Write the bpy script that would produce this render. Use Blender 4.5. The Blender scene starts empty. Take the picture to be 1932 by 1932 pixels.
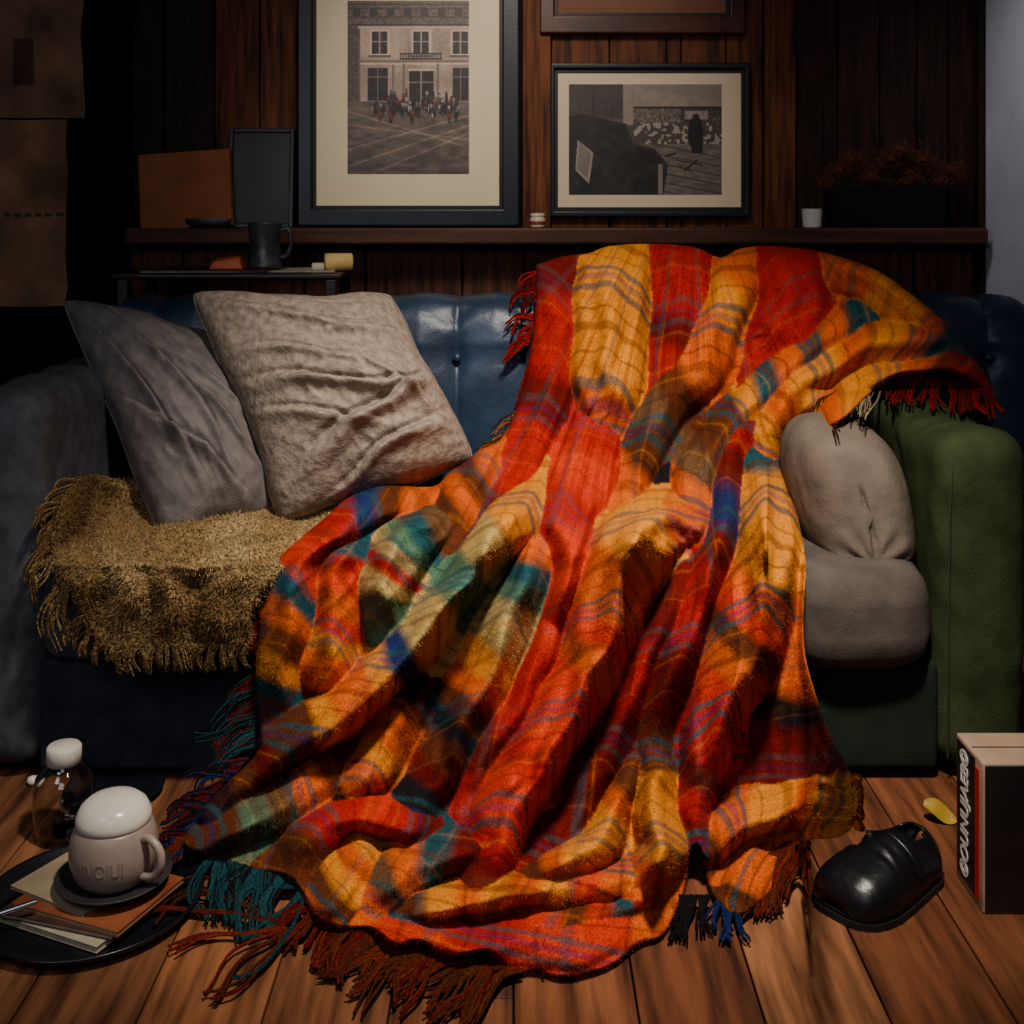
import bpy, bmesh, math, random
import numpy as np
from mathutils import Vector, Matrix
random.seed(7); RNG=np.random.RandomState(11)
F=2250.0; H=1.08; HY=400.0
def P(px,py,D): return Vector(((px-966)*D/F, D, H-(py-HY)*D/F))
def flo(px,py,z=0.0):
    D=F*(H-z)/(py-HY); return P(px,py,D)
def lin(c):
    c=np.array(c,float)/255.0
    return np.where(c<=0.04045,c/12.92,((c+0.055)/1.055)**2.4)
def L4(c): l=lin(c); return (l[0],l[1],l[2],1.0)
COL=bpy.context.scene.collection
# ---------------------------------------------------------------- materials
def M(name,c1,c2=None,scale=8,rough=.8,bump=0.0,bscale=60,metal=0,stretch=(1,1,1),attr=False,sheen=0,coat=0,trans=0,bdist=.01,b2=0,b2s=10,spec=.5):
    m=bpy.data.materials.new(name); m.use_nodes=True; nt=m.node_tree; N=nt.nodes; K=nt.links
    b=N['Principled BSDF']; b.inputs['Roughness'].default_value=rough; b.inputs['Metallic'].default_value=metal
    b.inputs['Sheen Weight'].default_value=sheen; b.inputs['Coat Weight'].default_value=coat
    b.inputs['Transmission Weight'].default_value=trans; b.inputs['Specular IOR Level'].default_value=spec
    tc=N.new('ShaderNodeTexCoord'); mp=N.new('ShaderNodeMapping'); mp.inputs['Scale'].default_value=stretch
    K.new(tc.outputs['Object'],mp.inputs['Vector'])
    n=N.new('ShaderNodeTexNoise'); n.inputs['Scale'].default_value=scale; n.inputs['Detail'].default_value=6
    K.new(mp.outputs[0],n.inputs['Vector'])
    r=N.new('ShaderNodeValToRGB'); r.color_ramp.elements[0].position=.32; r.color_ramp.elements[1].position=.68
    K.new(n.outputs['Fac'],r.inputs['Fac'])
    r.color_ramp.elements[0].color=L4(c1); r.color_ramp.elements[1].color=L4(c2 or c1)
    if attr:
        a=N.new('ShaderNodeAttribute'); a.attribute_name='Col'
        mx=N.new('ShaderNodeMix'); mx.data_type='RGBA'; mx.blend_type='MULTIPLY'; mx.inputs[0].default_value=1
        K.new(a.outputs['Color'],mx.inputs[6]); K.new(r.outputs['Color'],mx.inputs[7]); K.new(mx.outputs[2],b.inputs['Base Color'])
    else:
        K.new(r.outputs['Color'],b.inputs['Base Color'])
    if bump>0:
        n2=N.new('ShaderNodeTexNoise'); n2.inputs['Scale'].default_value=bscale; n2.inputs['Detail'].default_value=4
        K.new(mp.outputs[0],n2.inputs['Vector'])
        bp=N.new('ShaderNodeBump'); bp.inputs['Strength'].default_value=bump; bp.inputs['Distance'].default_value=bdist
        K.new(n2.outputs['Fac'],bp.inputs['Height']); last=bp
        if b2>0:
            n3=N.new('ShaderNodeTexNoise'); n3.inputs['Scale'].default_value=b2s; n3.inputs['Detail'].default_value=3
            K.new(tc.outputs['Object'],n3.inputs['Vector'])
            bp2=N.new('ShaderNodeBump'); bp2.inputs['Strength'].default_value=b2; bp2.inputs['Distance'].default_value=.03
            K.new(n3.outputs['Fac'],bp2.inputs['Height']); K.new(bp.outputs[0],bp2.inputs['Normal']); last=bp2
        K.new(last.outputs[0],b.inputs['Normal'])
    return m
# ---------------------------------------------------------------- object helpers
def link(o,parent=None,mat=None,label=None,cat=None,kind=None,group=None):
    COL.objects.link(o)
    if parent: o.parent=parent
    if mat and hasattr(o.data,'materials'): o.data.materials.append(mat)
    if label: o['label']=label
    if cat: o['category']=cat
    if kind: o['kind']=kind
    if group: o['group']=group
    return o
def empty(name,loc,label,cat,group=None):
    o=bpy.data.objects.new(name,None); o.empty_display_size=.05; o.location=loc
    link(o,label=label,cat=cat,group=group); return o
def mk(name,verts,faces,mat=None,parent=None,col=None,smooth=True,**kw):
    me=bpy.data.meshes.new(name)
    if isinstance(verts,np.ndarray) and isinstance(faces,np.ndarray):
        nv=len(verts); nf=len(faces); k=faces.shape[1]
        me.vertices.add(nv); me.vertices.foreach_set('co',verts.astype(np.float32).ravel())
        me.loops.add(nf*k); me.loops.foreach_set('vertex_index',faces.astype(np.int32).ravel())
        me.polygons.add(nf); me.polygons.foreach_set('loop_start',np.arange(0,nf*k,k,dtype=np.int32))
        me.update(calc_edges=True)
    else:
        me.from_pydata([tuple(v) for v in verts],[],[tuple(f) for f in faces]); me.update()
    if col is not None:
        a=me.color_attributes.new('Col','FLOAT_COLOR','POINT')
        c=np.ones((len(me.vertices),4),np.float32); c[:,:3]=col
        a.data.foreach_set('color',c.ravel())
    me.polygons.foreach_set('use_smooth',[smooth]*len(me.polygons))
    o=bpy.data.objects.new(name,me)
    if parent is not None:
        me.transform(Matrix.Translation(-Vector(parent.location)) if parent.parent is None else Matrix.Identity(4))
    link(o,parent,mat,**kw)
    return o
def center(o):
    me=o.data; bb=[Vector(b) for b in o.bound_box]
    mn=Vector((min(b[i] for b in bb) for i in range(3))); mx=Vector((max(b[i] for b in bb) for i in range(3)))
    c=(mn+mx)/2; c.z=mn.z
    me.transform(Matrix.Translation(-c)); o.location=o.location+c; return o
def vnoise(x,y,sc,seed):
    r=np.random.RandomState(seed).rand(64,64)
    x=np.asarray(x,float)/sc+100; y=np.asarray(y,float)/sc+100
    xi=np.floor(x).astype(int); yi=np.floor(y).astype(int); fx=x-xi; fy=y-yi
    fx=fx*fx*(3-2*fx); fy=fy*fy*(3-2*fy)
    g=lambda a,b:r[a%64,b%64]
    return (g(xi,yi)*(1-fx)+g(xi+1,yi)*fx)*(1-fy)+(g(xi,yi+1)*(1-fx)+g(xi+1,yi+1)*fx)*fy-.5
def n3(v,sc,seed=0):
    a=vnoise(v[:,0]+v[:,2]*.37,v[:,1]-v[:,2]*.61,sc,seed); b=vnoise(v[:,2]+v[:,0]*.3,v[:,1]+v[:,0]*.7,sc,seed+5)
    return a+b
def fixn(o):
    bm=bmesh.new(); bm.from_mesh(o.data); bmesh.ops.remove_doubles(bm,verts=bm.verts,dist=1e-5)
    bmesh.ops.recalc_face_normals(bm,faces=bm.faces); bm.to_mesh(o.data); bm.free(); return o
def rbox(name,x0,x1,y0,y1,z0,z1,r,mat,parent=None,seg=.03,amp=0,sc=.1,seed=1,func=None,**kw):
    vs=[];fs=[]
    L=(x1-x0,y1-y0,z1-z0); n=[max(6,min(60,int(l/seg))) for l in L]
    def ax(a,b,k):
        e=min(r*1.01/(b-a),.49); m=max(3,k//4)
        u=np.concatenate([e*(1-np.cos(np.linspace(0,math.pi/2,m+1))),np.linspace(e,1-e,k+1)[1:-1],1-e*(1-np.cos(np.linspace(math.pi/2,0,m+1)))])
        return a+(b-a)*u
    A=[ax(x0,x1,n[0]),ax(y0,y1,n[1]),ax(z0,z1,n[2])]
    for d in range(3):
        a,b=[i for i in range(3) if i!=d]
        U,V=np.meshgrid(A[a],A[b],indexing='ij')
        for end in (0,-1):
            base=len(vs); p=np.zeros(U.shape+(3,)); p[...,a]=U; p[...,b]=V; p[...,d]=A[d][end]
            vs.extend(p.reshape(-1,3).tolist()); w=U.shape[1]
            for i in range(U.shape[0]-1):
                for j in range(w-1):
                    q=base+i*w+j; fs.append((q,q+1,q+w+1,q+w))
    v=np.array(vs); lo=np.array((x0+r,y0+r,z0+r)); hi=np.array((x1-r,y1-r,z1-r)); hi=np.maximum(lo,hi)
    c=np.clip(v,lo,hi); d=v-c; ln=np.linalg.norm(d,axis=1,keepdims=True); ln[ln==0]=1; nn=d/ln; v=c+nn*r
    if func is not None: v=func(v,nn)
    if amp: v=v+nn*(n3(v,sc,seed)[:,None]*amp+n3(v,sc*.4,seed+3)[:,None]*amp*.4)
    o=mk(name,v,fs,mat,parent,**kw); return fixn(o)
def box(name,x0,x1,y0,y1,z0,z1,mat,parent=None,bev=.003,**kw):
    v=[(x,y,z) for x in(x0,x1) for y in(y0,y1) for z in(z0,z1)]
    f=[(0,1,3,2),(4,6,7,5),(0,4,5,1),(2,3,7,6),(0,2,6,4),(1,5,7,3)]
    o=mk(name,v,f,mat,parent,smooth=False,**kw)
    if bev:
        md=o.modifiers.new('b','BEVEL'); md.width=bev; md.segments=2
    return o
def boxes(name,lst,mat,parent=None,bev=.002,**kw):
    V=[];Fc=[];C=[]
    for (x0,x1,y0,y1,z0,z1,c) in lst:
        b=len(V); V+=[(x,y,z) for x in(x0,x1) for y in(y0,y1) for z in(z0,z1)]
        Fc+=[tuple(b+i for i in f) for f in [(0,1,3,2),(4,6,7,5),(0,4,5,1),(2,3,7,6),(0,2,6,4),(1,5,7,3)]]
        C+=[lin(c)]*8
    o=mk(name,V,Fc,mat,parent,col=np.array(C),smooth=False,**kw)
    if bev: md=o.modifiers.new('b','BEVEL'); md.width=bev; md.segments=1
    return o
def lathe(name,prof,c,mat,parent=None,n=56,**kw):
    V=[];Fc=[]
    for r,z in prof:
        for i in range(n):
            a=2*math.pi*i/n; V.append((c[0]+r*math.cos(a),c[1]+r*math.sin(a),c[2]+z))
    m=len(prof)
    for j in range(m-1):
        for i in range(n):
            Fc.append((j*n+i,j*n+(i+1)%n,(j+1)*n+(i+1)%n,(j+1)*n+i))
    o=mk(name,V,Fc,mat,parent,**kw); return fixn(o)
def tubes(lst,k=5):
    V=[];Fc=[];C=[]
    for pts,r0,r1,c in lst:
        pts=np.array(pts,float); n=len(pts); T=np.gradient(pts,axis=0); T/=np.linalg.norm(T,axis=1,keepdims=True)+1e-9
        up=np.array((0.13,.31,.94)); base=len(V)
        for i in range(n):
            a=np.cross(T[i],up); a/=np.linalg.norm(a)+1e-9; b=np.cross(T[i],a); r=r0+(r1-r0)*i/(n-1)
            for j in range(k):
                an=2*math.pi*j/k; V.append(pts[i]+r*(a*math.cos(an)+b*math.sin(an))); C.append(c)
        for i in range(n-1):
            for j in range(k):
                Fc.append((base+i*k+j,base+i*k+(j+1)%k,base+(i+1)*k+(j+1)%k,base+(i+1)*k+j))
    return np.array(V),np.array(Fc),np.array(C)
def tube(name,pts,r,mat,parent=None,k=10,r1=None,**kw):
    v,f,c=tubes([(pts,r,r if r1 is None else r1,(1,1,1))],k); return mk(name,v,f,mat,parent,**kw)
def spline(pts,n):
    pts=np.array(pts,float); m=len(pts); t=np.linspace(0,m-1,n); out=[]
    for u in t:
        i=min(int(u),m-2); f=u-i; p0=pts[max(i-1,0)];p1=pts[i];p2=pts[i+1];p3=pts[min(i+2,m-1)]
        out.append(.5*((2*p1)+(-p0+p2)*f+(2*p0-5*p1+4*p2-p3)*f*f+(-p0+3*p1-3*p2+p3)*f**3))
    return np.array(out)
# ---------------------------------------------------------------- palette
PAL={k:lin(v) for k,v in dict(r=(186,24,9),v=(222,52,13),d=(112,16,11),o=(228,96,10),y=(240,144,24),c=(202,166,94),t=(32,80,86),g=(84,120,90),b=(30,46,100),n=(100,48,22),s=(112,78,48),k=(28,24,28),w=(200,185,150),m=(136,42,22)).items()}
# ---------------------------------------------------------------- relief cloth
def sd_poly(X,Y,poly):
    poly=np.array(poly,float); n=len(poly); best=np.full(X.shape,1e9); bx=np.zeros(X.shape);by=np.zeros(X.shape); ins=np.zeros(X.shape,bool)
    for i in range(n):
        x1,y1=poly[i]; x2,y2=poly[(i+1)%n]; dx=x2-x1;dy=y2-y1; t=np.clip(((X-x1)*dx+(Y-y1)*dy)/(dx*dx+dy*dy+1e-9),0,1)
        cx=x1+t*dx; cy=y1+t*dy; d=np.hypot(X-cx,Y-cy); m=d<best; best[m]=d[m]; bx[m]=cx[m]; by[m]=cy[m]
        c=((y1>Y)!=(y2>Y))&(X<(x2-x1)*(Y-y1)/((y2-y1) if y2!=y1 else 1e-9)+x1); ins^=c
    return np.where(ins,-best,best),bx,by
def blur(A,r):
    k=np.exp(-np.linspace(-2,2,2*r+1)**2/2); k/=k.sum()
    for ax in (0,1):
        B=np.zeros_like(A); pd=[(r,r) if a==ax else (0,0) for a in range(A.ndim)]; Ap=np.pad(A,pd,mode='edge')
        for i,w in enumerate(k):
            sl=[slice(None)]*A.ndim; sl[ax]=slice(i,i+A.shape[ax]); B+=w*Ap[tuple(sl)]
        A=B
    return A
def ridge_eval(X,Y,pts):
    pts=spline(pts,(len(pts)-1)*3+1); best=np.full(X.shape,1e9); D=np.zeros(X.shape); S=np.zeros(X.shape); TX=np.zeros(X.shape); TY=np.zeros(X.shape); cum=0
    for i in range(len(pts)-1):
        x1,y1,w1=pts[i]; x2,y2,w2=pts[i+1]; dx=x2-x1;dy=y2-y1; l=math.hypot(dx,dy)
        t=np.clip(((X-x1)*dx+(Y-y1)*dy)/(l*l+1e-9),0,1); cx=x1+t*dx; cy=y1+t*dy; d=np.hypot(X-cx,Y-cy); q=d/(w1+t*(w2-w1))
        sg=np.sign(dx*(Y-y1)-dy*(X-x1)); m=q<best; best[m]=q[m]; D[m]=(d*sg)[m]; S[m]=(cum+t*l)[m]; TX[m]=dx/l; TY[m]=dy/l; cum+=l
    return best,D,S,cum,TX,TY
def relax(x0,valid,edge,TX,TY,Db,ac,al,iters,goal):
    # constraint based relaxation: cloth has surplus length across its folds, so it buckles into natural creases
    x=x0.copy(); fam=[]
    for (dy,dx,k) in ((0,1,1.),(1,0,1.),(1,1,.6),(1,-1,.6),(0,2,.4),(2,0,.4),(0,4,.15),(4,0,.15)):
        ny,nx=valid.shape
        a=(slice(0,ny-dy),slice(max(0,-dx),nx-max(0,dx))); b=(slice(dy,ny),slice(max(0,dx),nx+min(0,dx)))
        w=(valid[a]&valid[b])*k; L0=np.linalg.norm(x0[b]-x0[a],axis=-1); n=math.hypot(dx,dy)
        cs=(TX[a]*dx+TY[a]*dy)/n; e=al+ac*np.clip(1-cs*cs*1.25,0,1)
        if max(abs(dx),dy)==4: e=e*.5
        fam.append((a,b,w,L0*(1+e)))
    g=np.where(edge,.25,goal)[...,None]
    for it in range(iters):
        acc=np.zeros_like(x); ws=np.full(valid.shape,1e-6)
        for a,b,w,L in fam:
            d=x[b]-x[a]; ln=np.linalg.norm(d,axis=-1)+1e-9; c=(d*((ln-L)/ln*.5*w)[...,None]); acc[a]+=c; acc[b]-=c; ws[a]+=w; ws[b]+=w
        x=x+acc/ws[...,None]*1.7; x=x+(x0-x)*g
        x[...,1]=np.minimum(x[...,1],Db-.003); x[...,2]=np.maximum(x[...,2],.006)
    d=np.where(valid[...,None],x-x0,0); m=np.linalg.norm(d,axis=-1,keepdims=True); d*=np.minimum(1,.030/(m+1e-9)); return d
TB=[(.04,.10,'t',.78),(.14,.20,'b',.45),(.24,.30,'t',.78),(.38,.40,'y',.3),(.46,.48,'k',.65),(.60,.68,'n',.55),(.71,.73,'y',.25),(.86,.88,'k',.6)]
LB=[(.06,.09,'k',.55),(.22,.30,'t',.5),(.34,.36,'y',.25),(.55,.575,'k',.55),(.70,.79,'d',.5),(.84,.87,'k',.4)]
def soft(f,a,b,e): return np.clip((f-a)/e+.5,0,1)*np.clip((b-f)/e+.5,0,1)
def sheet(name,poly,ridges,based,step,mat,parent,edge=9,wr=.004,blr=2,rim=.02,own=(),sim=(.14,.0,220,.016),fan=(1300,230),hs=1.0,creases=0,fuzz=None,**kw):
    poly=spline(list(poly)+[poly[0]],len(poly)*4+1)[:-1]
    x0,y0=poly.min(0)-step*2; x1,y1=poly.max(0)+step*2
    xs=np.arange(x0,x1,step); ys=np.arange(y0,y1,step); X,Y=np.meshgrid(xs,ys)
    sd,bx,by=sd_poly(X,Y,poly)
    wx=X+vnoise(X,Y,90,3)*20+vnoise(X,Y,34,8)*4; wy=Y+vnoise(X,Y,90,4)*20+vnoise(X,Y,34,9)*4
    Hp=np.zeros(X.shape); score=np.full(X.shape,-1e9); C=np.zeros(X.shape+(3,)); TX=np.zeros(X.shape);TY=np.zeros(X.shape)
    gx,gy=X-fan[0],Y-fan[1]; GV=np.hypot(gx,gy)+vnoise(X,Y,110,77)*30; GU=np.arctan2(gx,gy)*820+vnoise(X,Y,110,78)*30
    for k,R in enumerate(ridges):
        pts,h,b,base,ta,la=R[:6]; tilt=R[6] if len(R)>6 else .3; h=h*hs
        q,D,S,T,tx,ty=ridge_eval(wx,wy,pts)
        p=.3*np.exp(-1.4*q*q)+.7*np.clip(1-(q/1.2)**2,0,1)**.9
        e1=np.clip(S/(.15*T),0,1); e2=np.clip((T-S)/(.30*T),0,1); et=(e1*e1*(3-2*e1))*(e2*e2*(3-2*e2)); et=.28+.72*et
        rib=1+.10*np.sin(D/11+S/160+vnoise(S,D,80,k)*4)
        hk=h*p*et*rib+b*np.clip(p*3-.4,0,1)*et
        Hp+=np.maximum(hk,0)**6
        sc=hk-.003*q; m=sc>score; score[m]=sc[m]; TX[m]=tx[m]; TY[m]=ty[m]
        Sw=S+tilt*D+vnoise(X,Y,60,k+20)*18; Dw=D+vnoise(X,Y,60,k+40)*8
        n=len(base); f=np.clip(Sw/T*n-.5,0,n-1.0001); i0=f.astype(int); fr=f-i0; i1=np.minimum(i0+1,n-1)
        pc=np.array([PAL[c] for c in base]); bl=np.clip((fr-.28)/.44,0,1)[...,None]
        col=pc[i0]*(1-bl)+pc[i1]*bl
        if k in own: uu,vv=Dw/130+k*.37,(Sw+hk*300)/190+k*.37
        else: uu,vv=(GU+k%3*9)/150,(GV+hk*500+(k%4)*12+tilt*40)/200
        fl=uu%1; ft=vv%1
        for a,bb,cc,al in LB: col=col+(PAL[cc]-col)*(soft(fl,a,bb,.018)*al*la)[...,None]
        for a,bb,cc,al in TB: col=col+(PAL[cc]-col)*(soft(ft,a,bb,.015)*al*ta)[...,None]
        C[m]=col[m]
    C=C*.2+blur(C,1)*.8
    Hh=blur(Hp**(1/6),blr)
    if creases:
        m1=np.clip((Y-560)/120,0,1)*np.clip((1640-Y)/120,0,1)*np.clip((1580-X)/80,0,1)
        cz_=(1-2.6*np.abs(vnoise(GU,GV*.09,46,91)))*.75+(1-2.6*np.abs(vnoise(GU,GV*.11,24,92)))*.35
        Hh=Hh+creases*np.maximum(cz_,-.4)*m1
    Hh+= (vnoise(X,Y,45,61)+vnoise(X+.4*Y,Y,18,62)*.35)*wr+wr
    Hh=np.maximum(Hh,.001)
    e=np.clip(-sd/edge,0,1); e=np.sqrt(np.clip(1-(1-e)**2,0,1)); Hh=Hh*(.25+.75*e)+.004*e
    inside=sd<0
    fm=inside[:-1,:-1]|inside[1:,:-1]|inside[:-1,1:]|inside[1:,1:]
    Xp=np.where(inside,X,bx); Yp=np.where(inside,Y,by)
    Db,cosf=based(Xp,Yp); Dd=Db-Hh*cosf
    W=np.stack([(Xp-966)*Dd/F,Dd,H-(Yp-HY)*Dd/F],-1)
    W[...,2]=np.maximum(W[...,2],.004)
    ny,nx=X.shape
    if sim:
        ks=4; cs=(slice(0,ny,ks),slice(0,nx,ks)); sdc=sd[cs]
        c2=blur(TX*TX-TY*TY,8); s2=blur(2*TX*TY,8); an=np.arctan2(s2,c2)/2
        d=relax(W[cs],sdc<step*2,sdc>-step*5,np.cos(an)[cs],np.sin(an)[cs],Db[cs],*sim)
        fy=np.clip(np.arange(ny)/ks,0,d.shape[0]-1.001); fx=np.clip(np.arange(nx)/ks,0,d.shape[1]-1.001)
        iy=fy.astype(int); ix=fx.astype(int); ty=(fy-iy)[:,None,None]; tx=(fx-ix)[None,:,None]
        df=(d[iy][:,ix]*(1-tx)+d[iy][:,ix+1]*tx)*(1-ty)+(d[iy+1][:,ix]*(1-tx)+d[iy+1][:,ix+1]*tx)*ty
        df=blur(df,4); W=W+df*np.clip(-sd/20,0,1)[...,None]; W[...,2]=np.maximum(W[...,2],.004)
    idx=np.arange(nx*ny).reshape(ny,nx)
    q=np.stack([idx[:-1,:-1],idx[1:,:-1],idx[1:,1:],idx[:-1,1:]],-1)[fm]
    used=np.unique(q); remap=np.full(nx*ny,-1); remap[used]=np.arange(len(used)); q=remap[q]
    V=W.reshape(-1,3)[used]; Cc=C.reshape(-1,3)[used]
    if fuzz:
        num,ln_,wd,cf,seg=fuzz; rs=np.random.RandomState(5); sel=rs.randint(0,len(q),num); qq=q[sel]
        a,b2_,c_,d_=[V[qq[:,i]] for i in range(4)]; u=rs.rand(num,1); v=rs.rand(num,1)
        p0=(a*(1-u)+b2_*u)*(1-v)+(d_*(1-u)+c_*u)*v; nr=np.cross(b2_-a,d_-a); nr/=np.linalg.norm(nr,axis=1,keepdims=True)+1e-12
        cam=np.array((0,0,H)); fl_=np.sum(nr*(cam-p0),1)<0; nr[fl_]*=-1
        dr=nr*.55+rs.randn(num,3)*.55; dr/=np.linalg.norm(dr,axis=1,keepdims=True); sdv=np.cross(dr,rs.randn(num,3)); sdv/=np.linalg.norm(sdv,axis=1,keepdims=True)+1e-9
        L=ln_*(.5+rs.rand(num,1)); mid=p0+dr*L*.6; tip=mid+(dr+rs.randn(num,3)*.6+np.array((0,0,-.25)))*L*.45
        FV=np.stack([p0-nr*.001-sdv*wd,p0-nr*.001+sdv*wd,mid+sdv*wd*.8,mid-sdv*wd*.8,tip],1).reshape(-1,3); FV[:,2]=np.maximum(FV[:,2],.002)
        bi=(np.arange(num)*5)[:,None]
        tri=np.concatenate([bi+np.array([[0,1,2]]),bi+np.array([[0,2,3]]),bi+np.array([[3,2,4]])])
        fc=np.repeat(Cc[qq[:,0]]*(cf*(.7+.5*rs.rand(num,1))),5,axis=0)
        mk('fuzz',FV,tri,mat,parent,col=fc,kind='stuff')
    e=np.concatenate([q[:,[0,1]],q[:,[1,2]],q[:,[2,3]],q[:,[3,0]]]); es=np.sort(e,1); key=es[:,0]*len(V)+es[:,1]
    u,inv,cnt=np.unique(key,return_inverse=True,return_counts=True); be=e[cnt[inv]==1]
    bv=np.unique(be); mp=np.full(len(V),-1); mp[bv]=np.arange(len(bv))+len(V)
    cam=np.array((0,0,H)); d=V[bv]-cam; d/=np.linalg.norm(d,axis=1,keepdims=True); nv=V[bv]+d*rim; nv[:,2]=np.maximum(nv[:,2],.002)
    rq=np.stack([be[:,1],be[:,0],mp[be[:,0]],mp[be[:,1]]],-1)
    V=np.concatenate([V,nv]); Cc=np.concatenate([Cc,Cc[bv]]); q=np.concatenate([q,rq])
    return mk(name,V,q,mat,parent,col=Cc,**kw)
PROF=np.array([(2.99,1.005),(2.91,.975),(2.845,.90),(2.76,.70),(2.68,.56),(2.58,.475),(2.40,.448),(2.27,.43),(2.20,.39),(2.17,.30),(2.13,.15),(2.07,.06),(1.98,.025),(1.85,.012),(1.58,.008)])
_tp=HY+F*(H-PROF[:,1])/PROF[:,0]
_ty=np.arange(440,1960,2.0); _td=np.interp(_ty,_tp,PROF[:,0])
_k=np.exp(-np.linspace(-2,2,21)**2/2); _k/=_k.sum(); _td=np.convolve(np.pad(_td,10,mode='edge'),_k,'valid')
def base_bl(X,Y):
    X=np.asarray(X,float);Y=np.asarray(Y,float)
    D=np.interp(Y,_ty,_td)
    Dfl=F*(H-.008)/np.maximum(Y-HY,1); D=np.minimum(D,np.where(Y>1500,Dfl,9))
    Da=F*(H-.672)/np.maximum(Y-HY,20); w=np.clip((X-1500)/120,0,1); w=w*w*(3-2*w)
    D=D*(1-w)+np.minimum(D,Da)*w
    c=1.0+.9*np.exp(-((Y-990)/70)**2)*(X<1450)+.5*np.clip((Y-1450)/150,0,1)
    return D,c
_ty2=np.arange(800,1400,2.0); _d2=np.minimum(F*(H-.422)/(_ty2-HY),2.60); _yf=HY+F*(H-.422)/2.225; _d2=np.where(_ty2>_yf,2.205-.035*np.clip((_ty2-_yf)/170,0,1),_d2)
_k2=np.exp(-np.linspace(-2,2,41)**2/2); _k2/=_k2.sum(); _d2=np.minimum(_d2,np.convolve(np.pad(_d2-.015,20,mode='edge'),_k2,'valid'))
def base_th(X,Y):
    X=np.asarray(X,float);Y=np.asarray(Y,float)
    D=np.interp(Y,_ty2,_d2)
    Dl=.885*F/np.maximum(966-X,1); D=np.minimum(D,Dl)
    return D,np.full(X.shape,1.2)
# ================================================================ ROOM
m_wall=M('wood_panel',(88,80,72),(230,220,206),6,.65,.2,30,attr=True,stretch=(9,9,.7),bdist=.004,spec=.25)
m_floor=M('floor_wood',(116,104,95),(255,255,255),3.0,.7,.25,34,attr=True,stretch=(13,1.1,9),bdist=.003,b2=.08,b2s=8,spec=.25)
m_plaster=M('white_plaster',(186,180,182),(206,200,202),4,.9,.1,80)
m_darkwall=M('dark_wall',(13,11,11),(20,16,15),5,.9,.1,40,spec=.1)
m_ceil=M('ceiling_plaster',(60,56,54),(70,66,64),4,.9)
fl=[]
x=-2.35
rn=random.Random(3)
while x<2.4:
    w=.168; y=-.9-rn.random()*1.2
    while y<3.6:
        l=1.6+rn.random()*1.5; t=rn.random(); s=rn.random(); c=(124+32*t,73+23*t+6*s,42+14*t+8*s)
        if rn.random()<.35: c=(c[0]*.86,c[1]*.80,c[2]*.78)
        fl.append((x+.0015,x+w-.0015,max(y,-.9)+.001,min(y+l,3.6)-.001,-.022,0,c)); y+=l
    x+=w
fl.append((-2.4,2.4,-.9,3.6,-.03,-.012,(14,9,7)))
boxes('floor',fl,m_floor,kind='structure',bev=.0012)
WD=3.5
def wx(px,D=WD): return (px-966)*D/F
def wz(py,D=WD): return H-(py-HY)*D/F
wl=[]
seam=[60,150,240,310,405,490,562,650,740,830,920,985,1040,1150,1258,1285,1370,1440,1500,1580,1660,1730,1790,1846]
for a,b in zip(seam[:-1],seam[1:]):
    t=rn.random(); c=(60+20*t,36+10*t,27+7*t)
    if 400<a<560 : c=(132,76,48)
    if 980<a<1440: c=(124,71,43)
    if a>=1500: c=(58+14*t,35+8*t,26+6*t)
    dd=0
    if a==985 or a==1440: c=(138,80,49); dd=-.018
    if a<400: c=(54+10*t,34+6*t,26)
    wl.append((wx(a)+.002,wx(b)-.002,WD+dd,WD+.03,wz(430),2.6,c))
seam=[60,150,240,345,470,575,690,872,990,1160,1300,1440,1580,1725,1846]
for a,b in zip(seam[:-1],seam[1:]):
    t=rn.random(); c=(104+18*t,66+10*t,52+8*t); wl.append((wx(a)+.003,wx(b)-.003,WD,WD+.03,0,wz(462),c))
wl.append((-1.6,1.4,WD+.012,WD+.05,0,2.6,(12,8,7)))
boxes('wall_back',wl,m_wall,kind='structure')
box('wall_right',1.372,1.45,-.9,WD+.05,0,2.6,m_plaster,kind='structure',bev=0)
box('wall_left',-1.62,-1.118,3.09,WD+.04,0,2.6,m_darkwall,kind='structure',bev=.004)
box('ceiling',-2.4,2.4,-.9,3.6,2.6,2.66,m_ceil,kind='structure',bev=0)
boxes('trim_1',[(1.352,1.371,WD-.05,WD,0,2.6,(60,38,28))],m_wall,kind='structure')
m_ledge=M('ledge_wood',(60,35,26),(88,53,39),6,.6,.2,30,stretch=(.7,9,9),bdist=.003,spec=.3)
box('wall_shelf',wx(235,3.38),1.351,3.38,WD-.001,wz(461,3.38),wz(430,3.38),m_ledge,bev=.006,label='long dark wood ledge running along the panelled wall',cat='shelf')
ZL=wz(430,3.38)
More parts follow.
